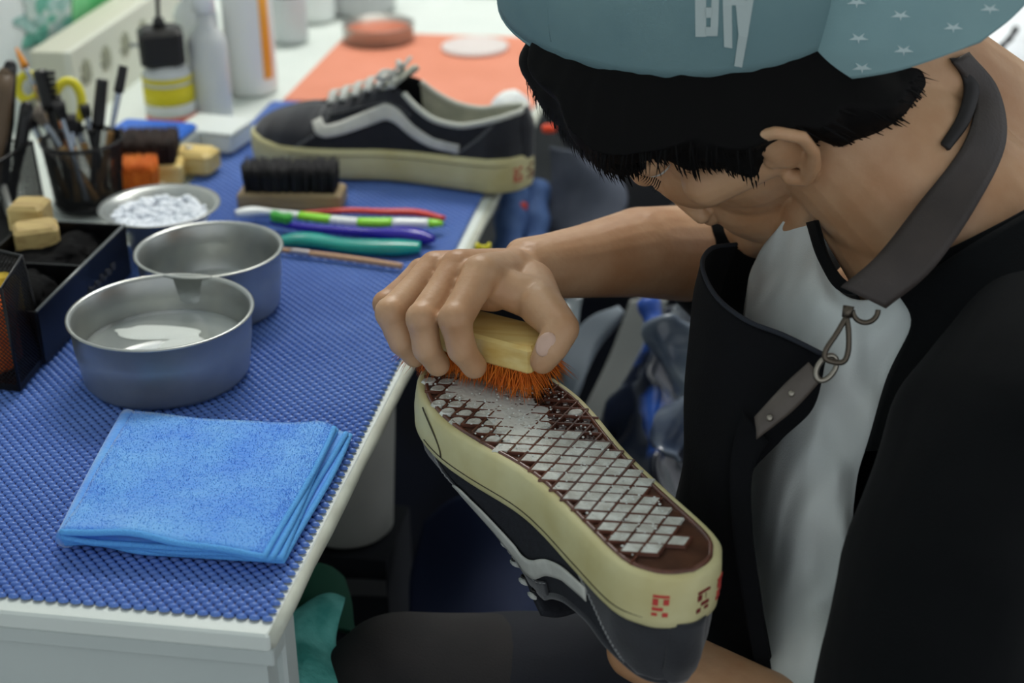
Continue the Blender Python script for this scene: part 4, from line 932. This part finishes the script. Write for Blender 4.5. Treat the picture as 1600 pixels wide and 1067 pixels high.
# right arm
ELR = P(1165, 432, 1.285); WR = P(829, 420, 1.135)
b.chain([(SR, .038), (ELR, .036), (P(1085, 396, 1.245), .0375), (P(1000, 394, 1.205), .0335), (P(915, 408, 1.17), .0265), (WR, .0215)], 22)
b.cap(P(816, 400, 1.148), .013, P(850, 392, 1.155), .012)                           # wrist bone
K = dict(i=P(752, 428, 1.068), m=P(716, 419, 1.086), r=P(680, 420, 1.100), p=P(660, 428, 1.118))
for k, rr in (('i', .0135), ('m', .0130), ('r', .0125), ('p', .0115)): b.cap(K[k], rr, WR.lerp(K[k], .12)+V((0, 0, -.003)), .0175, 18, 8)
b.cap(P(770, 450, 1.085), .016, P(700, 445, 1.105), .014); b.cap(P(800, 430, 1.11), .019, P(720, 450, 1.10), .014)
F_ = dict(i=[(K['i'], .0128), (P(711, 500, 1.045), .0112), (P(722, 546, 1.052), .0100), (P(741, 572, 1.062), .0086)],
          m=[(K['m'], .0124), (P(660, 499, 1.058), .0110), (P(667, 545, 1.064), .0098), (P(684, 569, 1.074), .0084)],
          r=[(K['r'], .0120), (P(611, 490, 1.076), .0108), (P(629, 535, 1.080), .0094), (P(648, 556, 1.087), .0080)],
          p=[(K['p'], .0108), (P(603, 476, 1.104), .0092), (P(618, 520, 1.106), .0082), (P(634, 545, 1.108), .0072)])
for k in 'imrp':
    pts = [F_[k][0]]
    for (a_, ra), (c_, rb) in zip(F_[k], F_[k][1:]): pts += [(a_.lerp(c_, .5), (ra+rb)/2*.93), (c_, rb)]
    b.chain(pts, 18); b.ball(F_[k][1][0]-FX*.0008+UX*.0006, F_[k][1][1]*1.04, 16)
TH = [(P(828, 446, 1.105), .0175), (P(846, 478, 1.068), .0150), (P(878, 513, 1.048), .0116), (P(862, 542, 1.046), .0108), (P(848, 564, 1.050), .0086)]
b.chain(TH, 18); b.cap(P(770, 446, 1.078), .0125, P(835, 466, 1.078), .0150)         # web
b.cap(P(730, 430, 1.078), .010, P(790, 440, 1.09), .0125)
# left arm and the hand inside the shoe
ELL = P(1420, 1250, .93); WL = P(1072, 1048, 1.000)
b.chain([(SL, .042), (ELL, .038), (P(1180, 1120, .975), .030), (WL, .0225), (S((.045, 0, .082)), .019)], 20)
pal = S((.062, 0, .052)); b.cap(S((.045, 0, .078)), .019, pal, .015)
for k, (y_, l_, r_) in enumerate(((-.014, .040, .0066), (-.005, .052, .0070), (.005, .050, .0068), (.014, .036, .0060))):
    b.chain([(pal+SHOE_R@V((.004, y_*.8, -.006)), .008), (S((.095, y_, .040)), r_+.001), (S((.080+l_, y_, .034)), r_)], 14)
b.chain([(S((.050, -.012, .062)), .009), (S((.070, -.017, .048)), .008), (S((.095, -.019, .042)), .007)], 14)
def crease(p):
    return p
body = blob(b, 'body', M_skin, ps, .0017, 3, cap_skull)
# thumb nail and features
nl = P(853, 535, 1.0335)
mb = MB(); nrm = (CAM-nl).normalized(); ax_ = (P(849, 560, 1.05)-P(870, 524, 1.047)).normalized(); RN = frame(ax_, nrm)
mb.ball(P(853, 538, 1.0375), (.0085, .0062, .0022), 16, M3=RN); mb.build('nail', M_nail, ps)
for sg in (-1, 1):
    MB().ball(H(.0835, sg*.032, .004), .0120, 18).build('eye', mat('eye white', (220, 220, 214), .2), ps)
    MB().ball(H(.0915, sg*.033, .0), (.0035, .005, .005), 12, M3=HR).build('iris', mat('dark iris', (30, 20, 14), .1), ps)
    mb = MB()
    for k in range(16):
        a = (k-7.5)/8; p0 = H(.0925-.008*abs(a), sg*(.033+.013*a), -.002-.002*abs(a)); p1 = p0+HR@V((.009, sg*.003*a+sg*.003, -.003)); p1 = p0.lerp(p1, .75); mb.tube([p0, p0.lerp(p1, .5)+HR@V((0, 0, -.001)), p1], [.0004, .0003, .0001], 4)
    mb.build('eyelashes', M_hair, ps)
    mb = MB()
    for k in range(60):
        a = random.uniform(-1, 1); p0 = H(.096-.012*max(0, a)-.002, sg*(.034+.020*a), .030+random.uniform(-.003, .003)-.004*abs(a)); p1 = p0+HR@V((.001, sg*.008, .001)); mb.tube([p0, p1], [.0006, .0001], 4)
    mb.build('eyebrow', M_hair, ps)
# hair
h = MB()
ell(h, -.008, 0, .030, (.098, .083, .078)); ell(h, .042, 0, .050, (.066, .075, .050)); ell(h, -.052, 0, .004, (.056, .070, .050)); h.chain([(P(858, 92, 1.09), .020), (P(900, 140, 1.08), .026), (P(938, 190, 1.065), .025), (P(975, 222, 1.045), .022)], 18); h.chain([(P(880, 90, 1.05), .024), (P(935, 130, 1.03), .026), (P(980, 170, 1.025), .026)], 18); ell(h, .066, 0, .044, (.056, .064, .036)); ell(h, .050, .03, .070, (.060, .060, .030)); h.cap(H(-.05, .045, -.010), .034, P(1462, 128, 1.055), .022, 16)
for sg in (-1, 1):
    h.cap(H(-.035, sg*.066, .034), .022, H(.010, sg*.068, .036), .022, 14)
    h.cap(H(.030, sg*.062, .030), .020, H(.024, sg*.066, -.008), .009, 14); h.cap(H(-.03, sg*.070, .016), .016, H(-.034, sg*.062, -.030), .010, 14); h.cap(H(.055, sg*.050, .035), .018, H(.052, sg*.055, .016), .012, 14)
def hd(p):
    q = HR.transposed()@(p-HT); p = under_cap(p, .935); return p+(p-HT).normalized()*.0022*noise.noise(V((q.x*60, q.y*60, q.z*14)))
hair = blob(h, 'hair', M_hair, ps, .0030, 5, hd)
rg = random.Random(4); mb = MB(); vv = hair.data.vertices
HI = HR.transposed()
for _ in range(5200):
    v = vv[rg.randrange(len(vv))]; q = HI@(v.co-HT)
    if q.z > .06 or (q.x > .06 and abs(q.y) < .02 and q.z < .02): continue
    nn = v.normal; fall = HR@V((.35 if q.x > 0 else -.25, 0, -.9)); d = (fall-nn*fall.dot(nn)*.8).normalized(); l = rg.uniform(.012, .024)
    p0 = v.co-nn*.001; p1 = p0+d*l*.5+nn*.0015; p2 = p0+d*l+nn*rg.uniform(-.001, .002); sd = d.cross(nn).normalized()*.0007
    mb.add([p0-sd, p0+sd, p1-sd*.8, p1+sd*.8, p2], [(0, 1, 3, 2), (2, 3, 4)])
tag(mb.build('hair_strands', M_hair, ps, False), kind='stuff')

# cap, worn back to front
M_cap = mat('teal cotton', (116, 146, 148), .9, c2=(106, 136, 140), nscale=14, bump=.25, bscale=1500); M_brim = mat('pale teal cotton', (140, 172, 174), .85, c2=(130, 162, 166), nscale=14, bump=.2, bscale=1500)
M_cw = mat('off white print', (178, 192, 190), .8); M_capd = mat('dark sweatband', (30, 30, 32), .9)
def crown(th, ph, k=1): return CC+(cA*math.cos(th)+cB*math.sin(th))*math.cos(ph)*k+cN*math.sin(ph)*k*(1 if ph > 0 else 1)
mb = MB(); n, m_ = 72, 22; vs = []
for j in range(m_+1):
    ph = -.08+(PI/2+.08)*j/m_
    for i in range(n): vs.append(crown(2*PI*i/n, ph))
mb.add(vs, [(j*n+i, j*n+(i+1) % n, (j+1)*n+(i+1) % n, (j+1)*n+i) for j in range(m_) for i in range(n)])
crown_o = mb.build('cap_crown', M_cap, ps); q = crown_o.modifiers.new('t', 'SOLIDIFY'); q.thickness = .0016; q.offset = 0
CH = []
for i in range(6):
    MB().tube([crown(2*PI*i/6+.25, .02+1.5*k/16, 1.003) for k in range(17)], .0008, 6).build('seam', M_cap, crown_o)
MB().tube([crown(2*PI*i/60, -.08, 1.0) for i in range(60)], .0016, 8, closed=True).build('hem', M_cap, crown_o)
MB().ball(crown(0, PI/2, 1.01), .007, 14).build('button', M_cap, crown_o)
from mathutils.bvhtree import BVHTree
def bvh_of(o):
    me = o.data; return BVHTree.FromPolygons([v.co.copy() for v in me.vertices], [tuple(p.vertices) for p in me.polygons])
def decal(bv, polys, off, m, name, parent, back=.0004):
    mb = MB()
    for poly in polys:
        pts = []
        for x, y in poly:
            d = ray(x, y).normalized(); hit, nn, _, _ = bv.ray_cast(CAM, d)
            if hit is None: break
            if nn.dot(d) > 0: nn = -nn
            pts.append((hit+nn*off, hit-nn*back))
        else:
            k = len(pts); mb.add([p[0] for p in pts]+[p[1] for p in pts], [tuple(range(k)), tuple(range(2*k-1, k-1, -1))]+[(i, (i+1) % k, (i+1) % k+k, i+k) for i in range(k)])
    if mb.v: return mb.build(name, m, parent, False)
bv = bvh_of(crown_o)
def c8(l): return [(760+x/1.905, y/1.905) for x, y in l]
bars = [c8([(622, -40), (655, -40), (655, 106), (624, 106)]), c8([(655, 20), (672, 20), (672, 50), (655, 50)]), c8([(655, 78), (690, 78), (688, 104), (655, 104)]), c8([(672, -40), (694, -40), (690, 78), (668, 78)]),
        c8([(704, -10), (770, -10), (768, 14), (704, 14)]), c8([(704, 14), (730, 14), (732, 140), (708, 136)]), c8([(742, 14), (796, -14), (776, 110), (760, 196), (738, 192), (750, 100)])]
decal(bv, bars, .0019, M_cw, 'embroidered_logo', crown_o)
ro = [P(1222, 126, 1.004), P(1205, 62, 1.000), P(1200, -20, 1.000), P(1205, -110, 1.000), P(1268, -200, .99)]
o1 = [P(1300, 125, .985), P(1318, 70, .970), P(1335, -10, .962), P(1350, -110, .965), P(1352, -210, .975)]
o2_ = [P(1390, 113, .965), P(1420, 58, .950), P(1445, -20, .942), P(1455, -120, .945), P(1452, -230, .955)]
o3 = [P(1468, 90, .948), P(1515, 40, .935), P(1550, -30, .925), P(1560, -130, .925), P(1550, -240, .935)]
o4 = [P(1530, 66, .935), P(1590, 20, .925), P(1640, -50, .915), P(1650, -150, .915), P(1630, -250, .925)]
brim = patch('cap_brim', [ro, o1, o2_, o3, o4], M_brim, ps, 30, 30, .0026)
bvb = bvh_of(brim)
stars = []
for (cx, cy) in ((1408, 24), (1490, 42), (1547, 13), (1343, 59), (1413, 77), (1348, 104), (1477, -8), (1340, 4), (1560, 44)):
    for k in range(5):
        a = k*2*PI/5+.3; ux, uy = math.cos(a), math.sin(a)*.55; stars.append([(cx+ux*16, cy+uy*16), (cx-uy*4+ux*3, cy+ux*3), (cx-ux*2, cy-uy*2), (cx+uy*4+ux*3, cy-ux*3)])
decal(bvb, stars, .0018, mat('pale print', (196, 214, 214), .8), 'star_print', brim)

# t-shirt
bvk = BVHTree.FromPolygons([v.co.copy() for v in body.data.vertices], [tuple(p.vertices) for p in body.data.polygons])
def over(pt, lift=.004):
    x, y, d = pt; r = ray(x, y); h_ = bvk.ray_cast(CAM, r.normalized())
    if h_[0] is not None: d = min(d, (h_[0]-CAM).dot(FX)-lift)
    return (x, y, d)
M_tee = mat('black jersey', (6, 8, 10), .95, spec=.2, c2=(9, 11, 13), nscale=30, bump=.3, bscale=900, sheen=.03); M_tw = mat('white jersey', (226, 231, 228), .88, c2=(216, 223, 221), nscale=16, bump=.3, bscale=900)
b = MB()
b.chain([(P(1395, 560, 1.085), .050), (P(1520, 505, 1.060), .056), (P(1668, 470, 1.005), .060)], 22)
b.chain([(P(1400, 600, 1.12), .075), (P(1460, 760, 1.135), .105), (P(1500, 1000, 1.14), .115), (P(1540, 1260, 1.14), .125)], 26)
b.chain([(P(1610, 530, 1.06), .085), (P(1640, 800, 1.10), .10), (P(1640, 1250, 1.12), .12)], 22)
b.chain([(P(1290, 520, 1.20), .065), (P(1340, 640, 1.18), .085), (P(1400, 900, 1.18), .1)], 22)
b.chain([(P(1680, 420, 1.17), .078), (P(1500, 470, 1.21), .075), (P(1330, 510, 1.23), .066)], 22)
b.chain([(P(1640, 480, 1.10), .070), (P(1690, 470, 1.12), .078)], 22)
b.chain([(P(1268, 500, 1.245), .055), (P(1180, 440, 1.275), .050), (P(1165, 425, 1.275), .054), (P(1128, 396, 1.262), .053)], 20)   # far sleeve
b.chain([(P(1640, 560, .985), .064), (P(1560, 700, .95), .066), (P(1490, 900, .93), .064), (P(1450, 1080, .925), .062), (P(1430, 1180, .925), .060)], 24)   # near sleeve
def wr(p):
    return p+V((noise.noise(p*14), noise.noise(p*14+V((5, 1, 2))), noise.noise(p*14+V((1, 8, 2)))))*.006
shirt = blob(b, 'tshirt', M_tee, ps, .004, 8, wr)
rows = [[(1225, 345, 1.13), (1270, 352, 1.10), (1290, 420, 1.045), (1330, 466, 1.015), (1400, 462, 1.005), (1456, 448, 1.000)],
        [(1185, 400, 1.13), (1235, 430, 1.075), (1280, 480, 1.030), (1330, 520, 1.010), (1385, 520, 1.003), (1425, 515, .998)],
        [(1160, 500, 1.12), (1215, 540, 1.060), (1275, 580, 1.022), (1320, 600, 1.010), (1360, 605, 1.006), (1388, 610, 1.004)],
        [(1170, 640, 1.12), (1215, 660, 1.055), (1265, 690, 1.020), (1300, 700, 1.010), (1332, 705, 1.006), (1352, 705, 1.006)],
        [(1165, 780, 1.12), (1205, 790, 1.055), (1250, 800, 1.018), (1285, 805, 1.006), (1315, 810, 1.002), (1334, 812, 1.004)],
        [(1170, 920, 1.12), (1205, 920, 1.055), (1250, 925, 1.015), (1280, 925, 1.003), (1310, 925, 1.000), (1328, 925, 1.004)],
        [(1180, 1130, 1.10), (1215, 1130, 1.05), (1250, 1130, 1.015), (1280, 1130, 1.0), (1305, 1130, .998), (1318, 1130, 1.0)]]
pan = patch('white_panel', [[P(*over(p, .003)) for p in r] for r in rows], M_tw, shirt, 60, 90, .0012)
for v in pan.data.vertices:
    q = v.co; v.co = q-FX*(.0035*math.sin((q.x*.8+q.y*.6)*150+q.z*18+2.5*noise.noise(q*12))+.007*noise.noise(V((q.x*60, q.y*60, q.z*14))))
rows = [[(1262, 348, 1.085), (1282, 412, 1.035), (1318, 458, 1.008), (1390, 448, .996), (1480, 408, .985), (1560, 368, .975), (1640, 325, .968)],
        [(1276, 344, 1.080), (1296, 402, 1.032), (1330, 442, 1.006), (1392, 430, .998), (1478, 392, .988), (1558, 352, .978), (1640, 308, .972)]]
patch('neckband', [[P(*over(p, .004)) for p in r] for r in rows], M_tee, shirt, 40, 6, .0026)
rows = [[(1545, 118, 1.20), (1580, 150, 1.18), (1650, 230, 1.12)], [(1570, 130, 1.19), (1605, 165, 1.17), (1670, 260, 1.10)], [(1590, 300, 1.15), (1640, 320, 1.12), (1700, 380, 1.05)]]
patch('back_collar', [[P(*p) for p in r] for r in rows], M_tee, shirt, 16, 12, .004)
rows = [[(1396, 452, .995), (1480, 404, .983), (1560, 362, .973), (1650, 312, .965)], [(1420, 505, .990), (1500, 470, .975), (1580, 430, .962), (1670, 390, .955)], [(1385, 590, .998), (1480, 580, .965), (1570, 560, .945), (1680, 540, .94)], [(1352, 700, .996), (1450, 690, .968), (1560, 670, .943), (1680, 650, .935)]]
patch('shoulder_yoke', [[P(*p) for p in r] for r in rows], M_tee, shirt, 24, 20, .002, jitter=.004, jscale=14)

# apron
M_ap = mat('black apron cloth', (7, 8, 11), .92, spec=.25, c2=(10, 11, 15), nscale=20, bump=.3, bscale=700); M_lea = mat('dark brown leather', (62, 54, 50), .55, c2=(52, 45, 42), nscale=30, bump=.3, bscale=500)
rows = [[(1150, 382, 1.135), (1112, 388, 1.110), (1097, 415, 1.075), (1118, 462, 1.040), (1165, 500, 1.012), (1225, 524, .992), (1290, 556, .980)],
        [(1130, 440, 1.140), (1092, 450, 1.110), (1079, 490, 1.070), (1104, 545, 1.030), (1160, 590, 1.005), (1225, 620, .990), (1272, 636, .984)],
        [(1110, 560, 1.140), (1078, 560, 1.110), (1070, 600, 1.065), (1092, 650, 1.030), (1135, 680, 1.005), (1180, 690, .995), (1222, 690, .992)],
        [(1105, 680, 1.140), (1076, 690, 1.110), (1068, 720, 1.065), (1085, 750, 1.035), (1112, 770, 1.012), (1140, 775, 1.003), (1162, 772, 1.000)],
        [(1085, 820, 1.140), (1050, 820, 1.110), (1055, 840, 1.075), (1085, 860, 1.050), (1120, 880, 1.025), (1150, 890, 1.010), (1180, 890, 1.002)],
        [(1060, 960, 1.140), (1050, 960, 1.120), (1070, 970, 1.09), (1100, 980, 1.060), (1140, 990, 1.030), (1170, 1000, 1.010), (1200, 1000, 1.000)],
        [(1100, 1150, 1.130), (1110, 1150, 1.110), (1130, 1150, 1.08), (1160, 1150, 1.050), (1185, 1150, 1.030), (1205, 1150, 1.010), (1225, 1150, 1.000)]]
bib = patch('apron_bib', [[P(*p) for p in r] for r in rows], M_ap, ps, 60, 70, .0020, jitter=.003, jscale=12)
r0 = spline([P(*p) for p in rows[0]], 50); MB().tube([p-FX*.0008 for p in r0], .0016, 8).build('bib_hem', mat('frayed hem', (34, 38, 46), .9), bib)
rows2 = [[(1160, 640, .992), (1200, 690, .985)], [(1142, 720, .990), (1176, 740, .986)], [(1145, 830, .990), (1176, 830, .986)], [(1165, 960, .985), (1192, 950, .982)], [(1195, 1120, .985), (1215, 1120, .982)]]
patch('apron_tie', [[P(x, y, d) for x, y, d in r] for r in rows2], M_ap, bib, 6, 30, .0018)
def strip(name, L_, R_, m, parent, th=.0024, n=40):
    return patch(name, [[P(*a), P(*[(a[i]+b_[i])/2 for i in range(3)])-FX*.0015, P(*b_)] for a, b_ in zip(L_, R_)], m, parent, 6, n, th)
Ls = [(1488, 96, 1.10), (1522, 150, 1.055), (1506, 225, 1.015), (1440, 312, .985), (1372, 398, .972), (1314, 448, .972)]
Rs = [(1512, 82, 1.12), (1558, 140, 1.075), (1570, 222, 1.025), (1528, 318, .985), (1458, 420, .968), (1384, 482, .968)]
Ls = [over(a) for a in Ls]; Rs = [over(a) for a in Rs]
strap = strip('neck_strap', Ls, Rs, M_lea, ps)
strip('strap_return', [over((x, y, 1.2), .002) for x, y in ((1484, 92), (1506, 130), (1496, 180), (1470, 225))], [over((x, y, 1.2), .003) for x, y in ((1500, 90), (1528, 130), (1514, 190), (1482, 235))], mat('strap edge', (26, 22, 22), .6), strap)
M_ant = mat('antique brass', (92, 84, 74), .35, .9)
def ringp(cx, cy, rx, ry, d, ang=0, n=24, a0=0, a1=2*PI):
    out = []
    for k in range(n+1):
        a = a0+(a1-a0)*k/n; u, v = rx*math.cos(a), ry*math.sin(a); out.append(P(cx+u*math.cos(ang)-v*math.sin(ang), cy+u*math.sin(ang)+v*math.cos(ang), d))
    return out
hk = MB(); hk.tube(ringp(1352, 484, 20, 20, .966, 0, 24, 0, PI), .0016, 8); hk.build('strap_ring', M_ant, strap)
MB().tube([P(1326, 478, .962), P(1323, 496, .962)], [.0034, .003], 10).build('swivel_barrel', M_ant, strap)
MB().tube(spline([P(1322, 496, .961), P(1308, 520, .960), P(1290, 548, .960), P(1292, 562, .960), P(1316, 566, .960), P(1325, 550, .960), P(1326, 520, .960), P(1323, 496, .961)], 40), .0017, 8).build('snap_hook', M_ant, strap)
MB().tube(ringp(1291, 575, 13, 22, .964, .6)[:-1], .0017, 8, closed=True).build('buckle_ring', mat('worn nickel', (150, 144, 132), .3, .9), bib)
tabp = strip('leather_tab', [(1264, 566, .968), (1225, 602, .970), (1180, 652, .974)], [(1284, 592, .966), (1240, 640, .968), (1182, 686, .972)], mat('grey brown leather', (92, 84, 76), .5, c2=(80, 72, 66), nscale=40), bib, n=16)
for x, y in ((1237, 615), (1203, 653)): MB().ball(P(x, y, .9665), (.0022, .0022, .0012), 12, M3=frame(RX, -FX)).build('rivet', MATS['worn nickel'], tabp)

# trousers
M_tr = mat('navy trousers', (20, 24, 34), .85, c2=(15, 18, 26), nscale=14, bump=.3, bscale=700); M_kn = mat('charcoal trousers', (42, 40, 40), .9, c2=(34, 33, 34), nscale=14, bump=.3, bscale=700)
b = MB()
KN = P(590, 1080, 1.16)
b.chain([(P(1560, 1280, 1.16), .12), (P(1200, 1200, 1.20), .098), (P(900, 1110, 1.20), .072), (P(720, 1095, 1.19), .064)], 26)
b.chain([(PEL, .12), (PEL+V((.02, .0, -.08)), .13)], 26)
b.chain([(P(1400, 1350, 1.3), .11), (P(900, 1300, 1.4), .08), (P(760, 1280, 1.42), .07), (V((.20, .36, .06)), .05)], 22)
b.chain([(P(720, 1095, 1.19), .06), (P(700, 1160, 1.2), .06), (V((.05, .22, .30)), .052), (V((.06, .24, .05)), .045)], 22)
blob(b, 'trousers', M_tr, ps, .005, 8, wr)
b = MB(); b.chain([(P(760, 1092, 1.188), .062), (P(640, 1085, 1.18), .060), (P(580, 1110, 1.17), .052), (P(560, 1190, 1.16), .05)], 26)
blob(b, 'knee_panel', M_kn, ps, .004, 8, wr)
